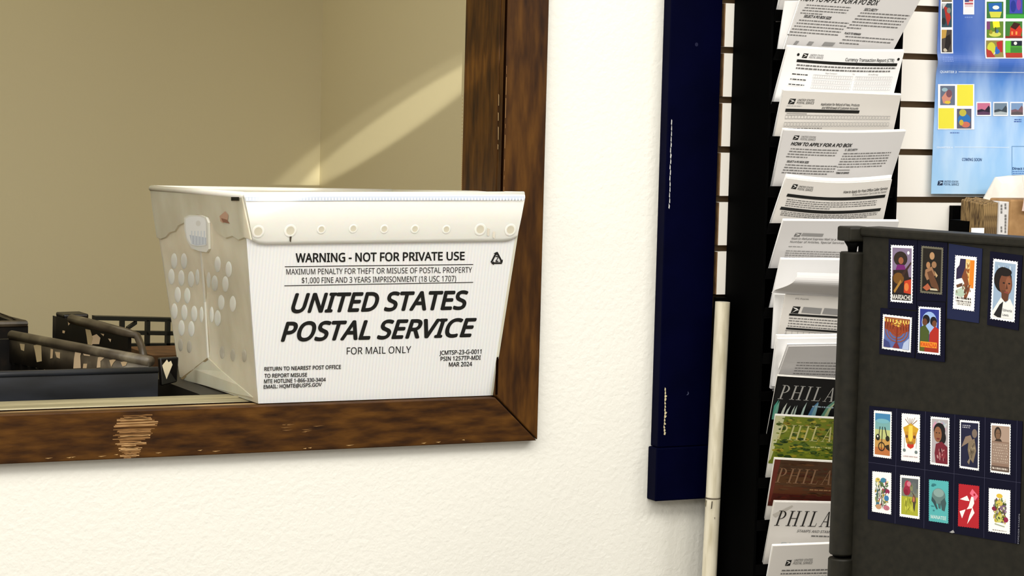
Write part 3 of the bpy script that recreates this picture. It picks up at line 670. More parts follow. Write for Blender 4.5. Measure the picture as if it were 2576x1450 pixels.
def d_refund(k):
    k.logo(.055, .20, .06, .14); k.uspsname(.13, .20, .14, .13, K); k.words(.05, .375, .26, 1, .05, .02, G3)
    k.tx('Application for Refund of Fees, Products', .33, .29, .66, .355, K, .012, .12); k.tx('and Withdrawal of Customer Accounts', .345, .385, .655, .45, K, .012, .12)
    k.quad((.045,.46),(.67,.475),(.668,.56),(.045,.545), K, 4)
    k.line((.06,.585),(.23,.59), .012, G1)
    for j in range(2):
        for i in range(34): k.outline(.055+i*.0262, .62+j*.19, .077+i*.0262, .73+j*.19, .0018, .012, G2)
    k.words(.05, .96, .6, 1, .05, .02, G1)
def d_apply(k):
    k.logo(.085, .10, .05, .10); k.uspsname(.15, .10, .12, .10, G1)
    k.tx('HOW TO APPLY FOR A PO BOX', .08, .255, .585, .33, K, .03, .3, .0)
    k.words(.085, .40, .48, 4, .062, .022, G1, .45, 0, -.008); k.tx('SELECT A PO BOX SIZE', .075, .685, .26, .73, K, .03, .3)
    k.words(.07, .775, .50, 4, .062, .024, G1, .9, 0, -.006)
    k.tx('G. SECURITY', .535, .375, .64, .42, K, .02, .3); k.words(.53, .475, .93, 6, .063, .022, G1, .95, 0, -.005)
    k.line((.515,.875),(.62,.875), .014, G1); k.tx('TERMS OF SERVICE', .51, .925, .62, .96, K, .04, .2)
def d_caller(k):
    k.logo(.07, .12, .055, .13); k.uspsname(.135, .14, .14, .12, K)
    k.tx('How to Apply for Post Office Caller Service', .57, .21, .975, .28, K, .015, .15, -.02); k.tx('PS Form Information: Tips to Get You Started', .66, .31, .97, .36, G1, .01, .15, -.02)
    k.quad((.055,.39),(.97,.395),(.965,.475),(.05,.47), K, 16); k.words(.065, .53, .9, 4, .055, .02, G1, .5)
    k.quad((.035,.755),(.955,.76),(.95,.84),(.03,.835), K, 16); k.words(.05, .87, .93, 3, .045, .018, G1, .9)
def d_t5(k):
    k.logo(.12, .33, .06, .10, G1); k.quad((.19,.33),(.37,.34),(.365,.42),(.18,.41), G2); k.tx('Mail-In Refund Express Mail to a New', .11, .46, .55, .515, G1, .01); k.tx('Number of Articles, Special Services', .105, .55, .57, .605, G1, .01)
    k.words(.10, .70, .3, 1, .05, .02, G2); k.words(.09, .82, .92, 4, .06, .022, G2)
def d_t7(k):
    k.tx('PS Form', .09, .06, .2, .10, G1); k.logo(.07, .27, .075, .17); k.quad((.17,.27),(.33,.28),(.325,.42),(.16,.41), G2); k.quad((.35,.27),(.50,.28),(.495,.42),(.34,.41), G2)
    k.line((.06,.475),(.99,.47), .05, K, 4); k.words(.065, .55, .55, 4, .065, .022, G1, .9); k.line((.055,.82),(.99,.80), .045, K, 4)
    for y in (.87, .96): k.line((.05,y),(.99,y-.01), .01, G1, 4)
    for i in range(18): k.rect(.06+i*.05, .87, .063+i*.05, .96, G2)
    k.words(.72, .52, .98, 5, .05, .02, G1)
def d_t8(k):
    k.line((.55,.17),(.95,.17), .015, G1); k.words(.12, .50, .9, 6, .085, .02, G1, .6)
    k.tx('RETURN', .52, .52, .66, .55, G1)
def cover(base, title, tcol):
    def f(k):
        base(k); k.serif('PHILA', .03, .19, .505, .54, tcol); 
    return f
def b_aloe(k):
    k.rect(0, 0, 1, 1, rgb(9,9,10), 4); random.seed(3)
    for xa_, xb_, xt_, yt_, c_ in ((1947,1959,1964,1007,(70,150,130)),(1957,1966,1967,1010,(110,160,140)),(1974,1980,1986,1015,(196,200,188)),(1984,1989,1996,1022,(190,200,190)),(1998,2002,2007,1022,(180,190,178)),(2005,2009,2012,1021,(170,186,176)),(2023,2028,2034,1014,(176,196,186)),(2040,2059,2061,1013,(80,124,160)),(2049,2059,2063,1014,(120,160,170)),(2072,2089,2104,1007,(92,140,120)),(2080,2086,2106,1012,(170,180,140))):
        U = lambda p: max(.012, (p-1952)/293); Vv = (yt_-950-.061*(xt_-1957))/102
        k.poly([(U(xa_),1.05),(U(xa_),.95),(U(xa_*.6+xt_*.4),.35*.95+.65*Vv+.02),(U(xt_),Vv),(U(xb_*.7+xt_*.3)+.004,.6*.95+.4*Vv),(U(xb_),1.05)], rgb(*c_))
    for x, w_, h_, c_ in () and ((.04,.05,.36,(60,130,120)),(.09,.04,.40,(90,150,140)),(.13,.03,.28,(120,140,120)),(.22,.05,.30,(170,190,170)),(.28,.03,.24,(190,200,180)),(.35,.04,.26,(150,170,150)),(.46,.04,.34,(110,150,150)),(.56,.07,.36,(70,120,150)),(.68,.05,.34,(60,110,130)),(.80,.06,.4,(110,160,150)),(.9,.05,.3,(150,180,160))):
        k.poly([(x,1.25),(x+w_,1.25),(x+w_*.9+.02,.94-h_*.3),(x+w_*.5+.035,.93-h_),(x+.01,1.0-h_*.25)], rgb(*c_))
    k.words(.33, .66, .52, 1, .05, .03, rgb(150,170,180), .95, .03)
def b_green(k):
    k.rect(0, 0, 1, 1.1, rgb(112,124,34), 4); random.seed(21)
    for i in range(420):
        r = random.uniform(.008, .034); x, y = random.uniform(r, 1-r), random.uniform(r*1.2, 1.02); a = random.uniform(0, 3.1)
        c_ = random.choice([(70,88,26),(126,136,44),(158,150,56),(60,78,30),(176,160,60),(90,104,34),(142,120,40)] if y < .5 else [(58,84,26),(92,112,30),(128,138,36),(44,66,24),(160,146,42),(74,98,34)])
        k.ell(x, y, r, r*1.1, rgb(*c_), 6, rot=a)
        k.l = min(k.l, 10) if i % 3 else k.l
    k.poly([(0,0),(.08,0),(.015,1.0),(0,1.05)], rgb(196,196,150))
    k.words(.33, .66, .52, 1, .05, .03, rgb(190,190,120), .95)
def b_brown(k):
    k.rect(0, 0, 1, .35, rgb(74,50,30), 4); k.rect(0, .35, 1, .6, rgb(86,54,26), 4); k.rect(0, .6, 1, .8, rgb(88,46,20), 4); k.rect(0, .8, 1, 1.1, rgb(76,28,18), 4)
    random.seed(4)
    for i in range(160):
        x, y = random.random()*.95, random.random()*1.0; x = .09+x*.82; y = .04+y*.95; k.ell(x, y, random.uniform(.02,.08), random.uniform(.01,.03), rgb(*random.choice([(80,52,28),(92,58,30),(70,42,22),(84,40,20)] if y < .8 else [(78,30,18),(66,26,16),(96,32,22)])), 7); k.l = 10+i % 4
    k.poly([(0,0),(.05,0),(.02,1.0),(0,1.0)], rgb(104,44,32))
    k.words(.33, .66, .52, 1, .05, .025, rgb(160,120,80), .95)
def b_white(k):
    k.tx('STAMPS AND STAMP', .23, .62, .53, .68, G1, .012, .3); k.words(.36, .74, .52, 1, .05, .03, G1, .95)
    k.tx('PLACING', .10, .92, .56, 1.07, rgb(190,196,196), .0, .25); k.poly([(0,.28),(.15,.06),(.16,.09),(.03,.35)], rgb(196,190,180))
def d_t13(k):
    k.logo(.13, .36, .05, .14); k.uspsname(.20, .34, .16, .13, G1); k.tx('United States Mail', .55, .10, .62, .2, K, .03, .2); k.tx('Hold Mail', .55, .28, .63, .36, K, .03, .2)
    k.words(.11, .60, .92, 6, .08, .03, G1, .9, .02, -.006); k.tx('AUTHORIZATION TO HOLD OR FORWARD MAIL', .04, 1.22, .6, 1.29, K, .03, .3)
random.seed(31)
leaflet('leaflet', 'creased white sheet at the very top of the rack', ((1985,-98),(2300,-96),(2270,3),(1962,8)), None, PAPERG, 1)
leaflet('leaflet', 'large slanting application sheet with box-hire text near the top of the rack', ((2028,-40),(2332,-32),(2249,123),(1978,112)), d_apply0, PAPERG, 2, ext=1.2, yt=-.168, backup=2, jit=3,
        back_label='white sheet behind the slanting application sheet', blift=0)
o = sheet('leaflet', tier((1975,4),(2240,-2),(2225,120),(1958,112), yt=-.150, yb=-.124, ext=1.3)[0], .002, PAPERB); tag(o, 'white sheet peeking out left of the slanting application sheet', 'leaflet')
leaflet('leaflet', 'white money-order report form with black bar and rows of boxes', ((1983,118),(2275,129),(2249,234),(1955,223)), d_ctr, PAPERB, 3, bend=smile(.025))
leaflet('leaflet', 'refund application form with a shorter black bar and two box rows', ((1972,228),(2267,240),(2249,323),(1952,325)), d_refund, PAPER, 3)
leaflet('leaflet', 'two-column leaflet headed with box application title in slanted capitals', ((1972,328),(2278,331),(2245,437),(1950,436)), d_apply, PAPERG, 3, bend=smile(.03), backup=4)
leaflet('leaflet', 'sagging caller-service form with two thick black bars', ((1979,449),(2244,452),(2224,544),(1948,541)), d_caller, PAPER, 3, bend=smile(.085), ext=1.3, backup=8, jit=1, blift=2)
leaflet('leaflet', 'pale leaflet with small grey heading, directly above the folded blank sheet', ((1972,556),(2262,558),(2236,655),(1946,645)), d_t5, PAPERG, 3)
leaflet('leaflet', 'blank bright white sheet standing behind the curled one', ((1965,653),(2258,656),(2240,750),(1944,745)), None, PAPERB, 3)
q6, _ = tier((2001,682),(2250,690),(2240,762),(1947,741), ext=1.0, yt=-.172, yb=-.160, bend=lambda u, v: (.020*math.sin(math.pi*min(1, v+.12)**.75)-.006, 0))
tag(sheet('leaflet', q6, .0012, PAPERG, nv=14), 'blank sheet curling forward with a shaded underside', 'leaflet')
leaflet('leaflet', 'form with grey name blocks between two black rules under the curled sheet', ((1976,742),(2268,756),(2240,866),(1958,843)), d_t7, PAPER, 1, back_label='bent white sheet showing left of the ruled form', blift=0)
tag(sheet('leaflet', tier((1949,741),(2240,750),(2235,860),(1942,855), yt=-.1485, yb=-.1235, ext=1.2)[0], .002, PAPERB), 'narrow white sheet edge left of the ruled form', 'leaflet')
leaflet('leaflet', 'thick grey-faced folded leaflet just above the black booklet', ((1984,872),(2275,868),(2240,962),(1956,950)), d_t8, PAPERG, 1, yt=-.166, back_label='white sheet inside the thick folded leaflet', blift=1)
for i, (l, yy) in enumerate((('bright white folded sheet hugging the thick grey-faced leaflet', -.154), ('white outer sheet at the back of the thick grey-faced leaflet', -.149))):
    tag(sheet('leaflet', tier((1957+i*-3,853-i*9),(2250,850-i*9),(2235,962),(1944-i*4,957+i*4), yt=yy, yb=yy+.026, ext=1.15)[0], .0035, PAPERB), l, 'leaflet')
WCOV = mat('glossy_white_cover', rgb(232,228,220), .4)
leaflet('stamp_booklet', 'black booklet cover with aloe leaves and white serif title', ((1957,948),(2250,966),(2233,1066),(1938,1050)), cover(b_aloe, '', rgb(170,168,162)), BLACKM, 2, back_label='booklet stacked behind the black aloe cover', mb_=WCOV)
leaflet('stamp_booklet', 'yellow-green foliage booklet cover with faint serif title', ((1951,1046),(2245,1062),(2228,1170),(1934,1155)), cover(b_green, '', rgb(196,190,128)), WCOV, 2, back_label='booklet stacked behind the green foliage cover', mb_=WCOV)
leaflet('stamp_booklet', 'dark reddish brown booklet cover with dim serif title', ((1949,1156),(2242,1172),(2226,1276),(1932,1262)), cover(b_brown, '', rgb(138,104,76)), WCOV, 2, back_label='booklet stacked behind the brown cover', mb_=WCOV)
leaflet('stamp_booklet', 'cream booklet cover with black serif title', ((1949,1264),(2240,1270),(2222,1382),(1929,1372)), cover(b_white, '', rgb(30,26,24)), PAPER, 2, back_label='booklet stacked behind the cream cover', mb_=WCOV)
leaflet('leaflet', 'dense text form at the bottom edge below the cream booklet', ((1945,1375),(2235,1364),(2218,1470),(1927,1475)), d_t13, PAPER, 3)

# ------------------------------------------------------------------ pipe
b = MB(); pt = oy(1818, 760, -.062); pb = oy(1784, 1450, -.062); dpi = pb-pt; pe = pt+dpi*(pt.z/(-dpi.z)); pe.z = .001
pp = thing('white_pipe', pe, 'slim off-white pipe leaning against the black rack beside the navy board', 'pipe')
b.tube([pe, pt], .0113, 24); b.build('tube', PVC, pp, True).modifiers.new('e', 'EDGE_SPLIT')
sm = oy(1793, 1253, -.062); b = MB(); b.tube([sm-Vector((0,0,.001)), sm+Vector((0,0,.001))], .0117, 24); b.build('joint_ring', RIMG, pp)
k = Ink(PP((0,-.0737,0),(0,-1,0)), .0001); k.poly([(1790,1262),(1793,1262),(1791,1280),(1788,1282)], rgb(90,84,70)); k.poly([(1774,1258),(1778,1260),(1776,1278),(1773,1270)], rgb(120,112,92)); k.poly([(1797,1302),(1799,1303),(1798,1308)], rgb(60,50,40)); k.build('scratch_mark', pp)

# ------------------------------------------------------------------ poster on the slatwall
SKYM = mat('printed_sky', (0,0,0), .3, spec=.4)
nt = SKYM.node_tree; bs = nt.nodes['Principled BSDF']; tc = nt.nodes.new('ShaderNodeTexCoord'); sx = nt.nodes.new('ShaderNodeSeparateXYZ'); nt.links.new(tc.outputs['Object'], sx.inputs[0])
mr = nt.nodes.new('ShaderNodeMapRange'); mr.inputs[1].default_value = 0; mr.inputs[2].default_value = .36; nt.links.new(sx.outputs['Z'], mr.inputs[0])
r1_ = nt.nodes.new('ShaderNodeValToRGB'); e = r1_.color_ramp.elements
for _ in range(3): e.new(.5)
for i, (p, c) in enumerate([(0, (168,210,244)), (.28, (138,186,238)), (.50, (82,134,206)), (.57, (58,100,182)), (.9, (54,92,180))]): e[i].position = p; e[i].color = (*rgb(*c), 1)
nt.links.new(mr.outputs[0], r1_.inputs[0])
mp = nt.nodes.new('ShaderNodeMapping'); mp.inputs['Rotation'].default_value = (0, .6, 0); mp.inputs['Scale'].default_value = (13, 1, 4.5); nt.links.new(tc.outputs['Object'], mp.inputs[0])
nz = nt.nodes.new('ShaderNodeTexNoise'); nz.inputs['Scale'].default_value = 1; nz.inputs['Detail'].default_value = 4; nt.links.new(mp.outputs[0], nz.inputs['Vector'])
r2_ = nt.nodes.new('ShaderNodeValToRGB'); r2_.color_ramp.elements[0].position = .44; r2_.color_ramp.elements[1].position = .66; nt.links.new(nz.outputs['Fac'], r2_.inputs[0])
mv = nt.nodes.new('ShaderNodeMapRange'); mv.inputs[1].default_value = .10; mv.inputs[2].default_value = .25; mv.inputs[3].default_value = .85; mv.inputs[4].default_value = .10; nt.links.new(sx.outputs['Z'], mv.inputs[0])
mu = nt.nodes.new('ShaderNodeMath'); mu.operation = 'MULTIPLY'; nt.links.new(r2_.outputs[0], mu.inputs[0]); nt.links.new(mv.outputs[0], mu.inputs[1])
mx = nt.nodes.new('ShaderNodeMixRGB'); nt.links.new(mu.outputs[0], mx.inputs[0]); nt.links.new(r1_.outputs[0], mx.inputs[1]); mx.inputs[2].default_value = (*rgb(214,234,252), 1); nt.links.new(mx.outputs[0], bs.inputs['Base Color'])
py_ = -.031; PB = oy(2343, 488, py_); PX0 = PB.x; PZ0 = PB.z; PZ1 = PZ0+.52; fz = oy(2350, 157, py_).z
po = thing('stamp_poster', (PX0+.2, py_, PZ0), 'blue sky stamp programme poster hanging on the white slatwall', 'poster')
def pbend(u, v):
    z = PZ1+(PZ0-PZ1)*v; return (.004*math.exp(-((z-fz)/.012)**2)+.0008*math.sin(3*u+v*5), 0)
pq = Q((PX0, py_, PZ1), (PX0+.42, py_, PZ1), (PX0+.42, py_, PZ0), (PX0, py_, PZ0), pbend)
ps = sheet('sheet', pq, .0008, SKYM, po, 14, 160)
class PS:
    def at(s, a, b_, off=0):
        p = oy(a, b_, py_); u = (p.x-PX0)/.42; v = (p.z-PZ1)/(PZ0-PZ1); return pq.at(u, v, off)
S = PS(); WH = rgb(240,242,246)
Z = lambda x, y: (2240+x/2.417, y/2.417)
def zq(k, x0, y0, x1, y1, col):
    ny = max(1, int((y1-y0)/25)); nx = max(1, int((x1-x0)/60)); k.l += 1; L = k.l
    for j in range(ny):
        for i in range(nx):
            a, b_, c, d = x0+(x1-x0)*i/nx, x0+(x1-x0)*(i+1)/nx, y0+(y1-y0)*j/ny, y0+(y1-y0)*(j+1)/ny
            k.poly([Z(a,c), Z(b_,c), Z(b_,d), Z(a,d)], col, L)
def art(k, x0, y0, x1, y1, bg, ops):
    zq(k, x0, y0, x1, y1, rgb(*bg)); w_, h_ = x1-x0, y1-y0; k.l += 2
    for op in ops:
        c = rgb(*op[-1])
        if op[0] == 'e': X, Y = Z(x0+op[1]*w_, y0+op[2]*h_); k.ell(X, Y, op[3]*w_/2.417, op[4]*h_/2.417, c)
        elif op[0] == 'p': k.poly([Z(x0+a*w_, y0+b_*h_) for a, b_ in op[1]], c)
        else: k.quad(Z(x0+op[1]*w_,y0+op[2]*h_), Z(x0+op[3]*w_,y0+op[2]*h_), Z(x0+op[3]*w_,y0+op[4]*h_), Z(x0+op[1]*w_,y0+op[4]*h_), c)
def pstamps(name, frame, arts, label):
    k = Ink(S, .0006); zq(k, *frame, WH)
    for a in arts: art(k, *a)
    o = k.build(name, po, label)
pstamps('printed_stamp', (302,-150,378,325), [(309,-140,371,12,(120,110,90),[('e',.5,.5,.3,.3,(90,60,40))]), (309,20,371,166,(44,72,84),[('p',[(.2,.1),(.6,.2),(.9,.6),(.6,.95),(.4,.6)],(170,44,34)),('e',.7,.3,.2,.12,(120,130,120)),('e',.2,.75,.2,.15,(30,40,40)),('p',[(0,0),(.5,0),(.1,.25)],(190,190,190))]),
   (309,181,371,318,(70,62,56),[('p',[(0,0),(.5,0),(.4,.35),(0,.4)],(190,150,70)),('p',[(.4,.3),(.8,.2),(.9,.6),(.6,.95),(.3,.8)],(28,20,18)),('e',.5,.62,.15,.12,(190,160,110)),('e',.35,.9,.2,.08,(190,180,160))])], 'strip of small stamp pictures')
pstamps('printed_stamp', (440,-30,507,88), [(449,-20,500,44,(214,196,200),[('r',0,.0,1,.12,(170,50,60)),('r',0,.3,1,.42,(176,60,70)),('r',0,.6,1,.72,(176,60,70)),('r',0,.0,.5,.5,(60,70,120))]), (449,48,500,80,(232,230,232),[])], 'small flag stamp')
zq_ = [(583,10,685,112,(56,112,52),[('p',[(.1,.1),(.9,.05),(.92,.6),(.15,.7)],(30,96,170)),('e',.55,.35,.2,.12,(235,235,225)),('p',[(.15,.6),(.9,.6),(.8,.95),(.25,.95)],(206,206,70))]),
 (700,-10,812,112,(36,110,60),[('r',.2,0,.9,.75,(60,70,170)),('e',.4,.4,.15,.3,(30,50,140)),('e',.7,.3,.12,.3,(130,60,150)),('r',0,.8,1,1,(60,160,60))]),
 (583,130,685,230,(96,130,40),[('e',.5,.78,.36,.16,(206,206,90)),('p',[(.35,0),(.75,0),(.8,.35),(.4,.4)],(236,226,40)),('r',.0,.0,.2,.5,(120,60,110)),('e',.25,.65,.1,.12,(150,140,40)),('e',.62,.6,.1,.12,(70,110,140)),('r',.5,.35,.56,.7,(60,60,40))]),
 (697,130,800,232,(60,120,50),[('p',[(.3,.3),(.75,.1),(1,.5),(.9,.9),(.25,.9)],(200,50,30)),('p',[(.3,.35),(.5,.05),(.9,.15),(.6,.5)],(60,20,14)),('r',.35,.6,.45,.8,(240,150,80)),('r',.6,.6,.7,.8,(240,160,80)),('r',0,.88,1,1,(140,30,20))]),
 (580,246,684,348,(140,130,70),[('p',[(.6,.1),(.95,0),(.95,.7),(.7,.7)],(180,40,40)),('e',.3,.5,.25,.4,(200,200,60)),('e',.6,.6,.22,.22,(40,100,180)),('p',[(0,.5),(.2,.5),(.5,1),(0,1)],(170,50,40)),('e',.4,.7,.13,.16,(220,200,190))]),
 (697,248,798,350,(70,150,50),[('r',0,0,.3,.7,(96,190,60)),('r',.35,0,1,.3,(26,34,50)),('e',.6,.15,.1,.1,(230,230,220)),('r',0,.72,1,1,(170,46,30)),('r',.3,.4,1,.7,(60,130,50))])]
pstamps('printed_stamp', (573,-10,900,356), zq_, 'grid of bright picture-book style stamps')
pstamps('printed_stamp', (288,512,510,788), [(302,522,392,640,(100,110,130),[('p',[(.1,.6),(.4,.3),(.8,.5),(.6,.95),(.2,.9)],(206,140,120)),('e',.6,.4,.2,.2,(120,80,90)),('e',.3,.2,.2,.1,(150,180,190)),('e',.5,.85,.2,.08,(220,190,60))]), (405,516,502,644,(232,222,66),[]),
  (292,658,386,782,(232,222,66),[]), (404,662,492,782,(90,90,110),[('e',.5,.55,.45,.3,(40,110,180)),('e',.4,.2,.25,.18,(190,180,70)),('e',.6,.8,.3,.15,(200,110,90)),('e',.3,.7,.15,.15,(200,170,60))])], 'block of four stamps, two plain yellow')
for i, (x0, x1, bg, o1, o2) in enumerate(((522,612,(196,110,140),(40,30,50),(90,60,90)), (625,715,(110,130,150),(60,70,80),(170,180,186)), (728,812,(120,150,190),(120,90,100),(90,80,84)), (829,915,(150,150,170),(90,80,84),(60,60,60)))):
    pstamps('printed_stamp', (x0,620,x1,706), [(x0+6,627,x1-6,699,bg,[('p',[(0,.6),(.35,.5),(.6,.6),(.9,.2),(1,.4),(1,1),(0,1)],o1),('p',[(0,.8),(.5,.7),(1,.8),(1,1),(0,1)],o2)])], 'tiny landscape stamp')
k = Ink(S, .0002); LB = rgb(226,238,252)
def zt_(t, x0, y0, x1, y1, c, bo=.01, sh=0): k.text(t, Z(x0,y0), Z(x1,y0+2), Z(x1,y1+2), Z(x0,y1), c, bo, sh)
def zw_(x0, y0, x1, n, c):      # lines of print too small to read
    for j in range(n):
        x = x0+random.uniform(0, 6)
        while x < x1:
            e = min(x1, x+random.uniform(6, 16)); k.poly([Z(x,y0+j*12), Z(e,y0+j*12), Z(e,y0+j*12+6), Z(x,y0+j*12+6)], c, 3); x = e+2.5
zt_('QUARTER 3', 300, 430, 400, 443, LB, .02); k.line(Z(412,437), Z(980,443), 1.4, LB, 1)
zt_('QUARTER 4', 283, 891, 380, 901, LB, .02); k.line(Z(392,895), Z(725,897), 1.2, LB, 1)
zt_('COMING SOON', 437, 961, 556, 978, rgb(50,80,130), .02, .1); zw_(362, 805, 420, 1, rgb(90,120,180)); zw_(446, 102, 498, 1, rgb(130,160,220))
zw_(306, 345, 375, 3, rgb(120,148,214))
zw_(750, 725, 798, 2, rgb(60,90,160))
k.poly([Z(292,1100), Z(322,1098), Z(318,1128), Z(286,1128)], rgb(24,40,70)); k.poly([Z(296,1104), Z(314,1106), Z(319,1113), Z(300,1109)], rgb(190,220,245)); k.poly([Z(319,1113), Z(308,1116), Z(292,1126), Z(305,1113)], rgb(190,220,245))
zt_('UNITED STATES', 326, 1098, 414, 1110, rgb(40,66,100), .01, .2); zt_('POSTAL SERVICE', 324, 1114, 418, 1127, rgb(40,66,100), .01, .2)
zq(k, 738, 888, 742, 1065, rgb(116,160,206)); zq(k, 742, 888, 980, 892, rgb(116,160,206)); zq(k, 742, 1062, 980, 1066, rgb(110,150,196))
zt_('Direct Mail', 742, 1018, 850, 1032, rgb(34,70,120), .02); zw_(742, 1040, 880, 2, rgb(90,130,190))
k.build('printed_text', po)

# ------------------------------------------------------------------ shelf with mailers behind the cabinet
shz = oy(2460, 612, -.1).z; X0 = oy(2396, 560, -.03).x
sh = thing('display_shelf', (X0+.3, -.1, shz-.02), 'black shelf with upright end plate on the slatwall, below the blue poster', 'shelf')
b = MB(); b.box(X0, X0+.7, -.20, -.021, shz-.012, shz); b.build('shelf_board', BLACKM, sh)
e1, e2 = oy(2397, 518, -.030), oy(2478, 520, -.030)
b = MB(); b.box(e1.x, e2.x+.1, -.030, -.0212, shz, e1.z); b.build('back_plate', BLACK, sh)
c1 = oy(2445, 574, -.19); c2 = oy(2476, 574, -.19)
b = MB(); b.box(c1.x, c2.x, -.19, -.188, shz, c1.z); tag(b.build('white_price_card', PAPERB), 'small blank white card standing beside the brown mailers', 'card')
b = MB(); d1 = oy(2437, 557, -.15); d2 = oy(2478, 557, -.15); b.box(d1.x, d2.x, -.15, -.10, shz, d1.z); tag(b.build('black_tray', BLACK), 'small black tray between the white card and the poly mailer', 'tray')
# brown mailers standing on edge
n = 8; random.seed(2)
for i in range(n):
    xA = 2477+i*4.6; y0 = -.186+.0*i; tp = 511-i*.4+random.uniform(-3, 1)
    a = oy(xA, tp, y0); c = oy(xA+4.0, 600, y0); wd_ = (oy(xA+4.1, 540, y0)-oy(xA, 540, y0)).x
    b = MB(); b.hexa([(a.x,y0,shz),(a.x+wd_,y0,shz),(a.x+wd_,y0,a.z-.001),(a.x,y0,a.z-.003),(a.x,y0+.06,shz),(a.x+wd_,y0+.06,shz),(a.x+wd_,y0+.06,a.z+.004),(a.x,y0+.06,a.z+.002)])
    tag(b.build('padded_mailer', KRAFTD, bevel=.0008), 'thin brown kraft mailer in the row standing left of the printed white one', 'mailer', 'brown mailers standing on edge')
y0 = -.190; a = oy(2514, 508, y0); c = oy(2542, 504, y0)
wm = thing('printed_mailer', ((a.x+c.x)/2, y0, shz), 'white mailer with small vertical print between brown mailers and cardboard', 'mailer')
b = MB(); b.box(a.x+.0005, c.x, y0, y0+.06, shz, a.z); b.build('mailer_body', PAPERG, wm, bevel=.001)
k = Ink(PP((0,y0,0),(0,-1,0)), .0003)
for xx, yy, nn_ in ((2517,515,3), (2517,570,2), (2527,512,2), (2527,540,6)):
    for i in range(nn_): k.rect(xx, yy+i*8, xx+random.uniform(3.4, 4.6), yy+i*8+6.4, G1)
k.build('printed_text', wm)
a = oy(2542, 502, y0-.004); b = MB(); b.box(a.x+.0005, a.x+.14, y0-.004, y0+.05, shz, a.z); tag(b.build('cardboard_mailer', KRAFT, bevel=.003), 'flat brown cardboard mailer at the right edge above the charcoal panel', 'mailer')
# poly mailer leaning behind
ypm = -.118; pts = [(2442,560),(2505.5,446),(2540,442),(2590,440),(2640,445),(2640,600),(2478,600),(2477,557)]
V = [oy(x, y, ypm+(.05 if y < 500 else 0)) for x, y in pts]; V2 = [p+Vector((0,.003,0)) for p in V]; m_ = len(V)
b = MB(); b.add(V+V2, [tuple(range(m_)), tuple(range(2*m_-1, m_-1, -1))]+[(i, (i+1)%m_, m_+(i+1)%m_, m_+i) for i in range(m_)])
tag(b.build('poly_mailer', POLY), 'wrinkled white plastic mailer leaning behind the brown mailers', 'mailer')
pq2 = Q(oy(2571, 442, -.20), oy(2640, 430, -.20), oy(2640, 535, -.20), oy(2570, 531, -.20), lambda u, v: (.006*math.sin(3*v), 0))
pk = thing('pink_slip', pq2.at(.5, 1), 'pale pink slip at the right edge in front of the cardboard mailer', 'paper'); sheet('sheet', pq2, .0006, PINK, pk)
k = Ink(pq2, .0004); k.words(.04, .2, .9, 5, .14, .02, rgb(220,170,164)); k.build('printed_text', pk)

# ------------------------------------------------------------------ charcoal cabinet with stamp cards
vd = ray(-5750, 35); vd.z = 0; vd.normalize()                     # the panel runs back along this direction
E0 = oy(2171, 620, -.36); nn = Vector((-vd.y, vd.x, 0))
if nn.dot(CAM-E0) < 0: nn = -nn
cp = PP(E0, nn); R0 = E0.copy(); R0.z = 0
zt = cp.at(2171, 571).z
fr = lambda s, d, z: Vector((R0.x, R0.y, 0))-vd*s-nn*d+Vector((0,0,z))      # s along the panel to the right/near, d into the cabinet
def cb_(mb, s0, s1, d0, d1, z0, z1, m=0): mb.hexa([fr(s0,d0,z0), fr(s1,d0,z0), fr(s1,d0,z1), fr(s0,d0,z1), fr(s0,d1,z0), fr(s1,d1,z0), fr(s1,d1,z1), fr(s0,d1,z1)], m)
cab = thing('display_stand', fr(.3,.02,0), 'dark charcoal standing panel with rounded post, covered in stamp cards at the right edge', 'display stand')
b = MB(); cb_(b, 0, .62, 0, .036, .05, zt-.004); b.build('side_panel', CHAR, cab)
b = MB(); cb_(b, .02, .60, -.06, .10, 0, .05); b.build('plinth', BLACKM, cab)
lip = cp.at(2169, 594).z
b = MB(); cb_(b, -.003, .63, -.006, .042, lip, zt); b.build('top_cap', CHAR, cab, bevel=.003)
# corner post left of the panel
pw = (cp.at(2169, 700)-cp.at(2130, 700)).length
b = MB(); cb_(b, -.016, -.001, .012, .035, .05, lip); b.build('recess_strip', BLACKM, cab)
pc = cp.at(2134, 1000, -.02); ptp = oy(2147, 633, pc.y).z; pbt = oy(2118, 1396, pc.y).z
rr_ = .0175; b = MB(); cxy = Vector((oy(2138, 800, -.345).x, -.345, 0))
def col(z0, z1, r, nm, m=CHAR):
    b = MB(); b.tube([cxy+Vector((0,0,z0)), cxy+Vector((0,0,z0+.002)), cxy+Vector((0,0,z1-.002)), cxy+Vector((0,0,z1))], [r-.0015, r, r, r-.0015], 28); o = b.build(nm, m, cab, True); o.modifiers.new('e', 'EDGE_SPLIT'); return o
zc = lambda py: oy(2138, py, -.345).z
col(zc(1393), zc(634), rr_, 'corner_post'); col(.03, zc(1402), rr_+.001, 'lower_post'); col(zc(1400), zc(1390), rr_-.005, 'post_joint', BLACKM)
b = MB(); b.tube([cxy+Vector((0,0,zc(636))), cxy+Vector((0,0,zc(622))), cxy+Vector((0,0,zc(608)))], [.006,.007,.012], 20); b.build('post_neck', BLACKM, cab, True)
cc = MB(); hw_ = .0155; cc.box(cxy.x-hw_, cxy.x+hw_+.006, -.345-.015, -.345+.018, zc(607), zc(570)); cc.build('post_cap', CHAR, cab, bevel=.003)
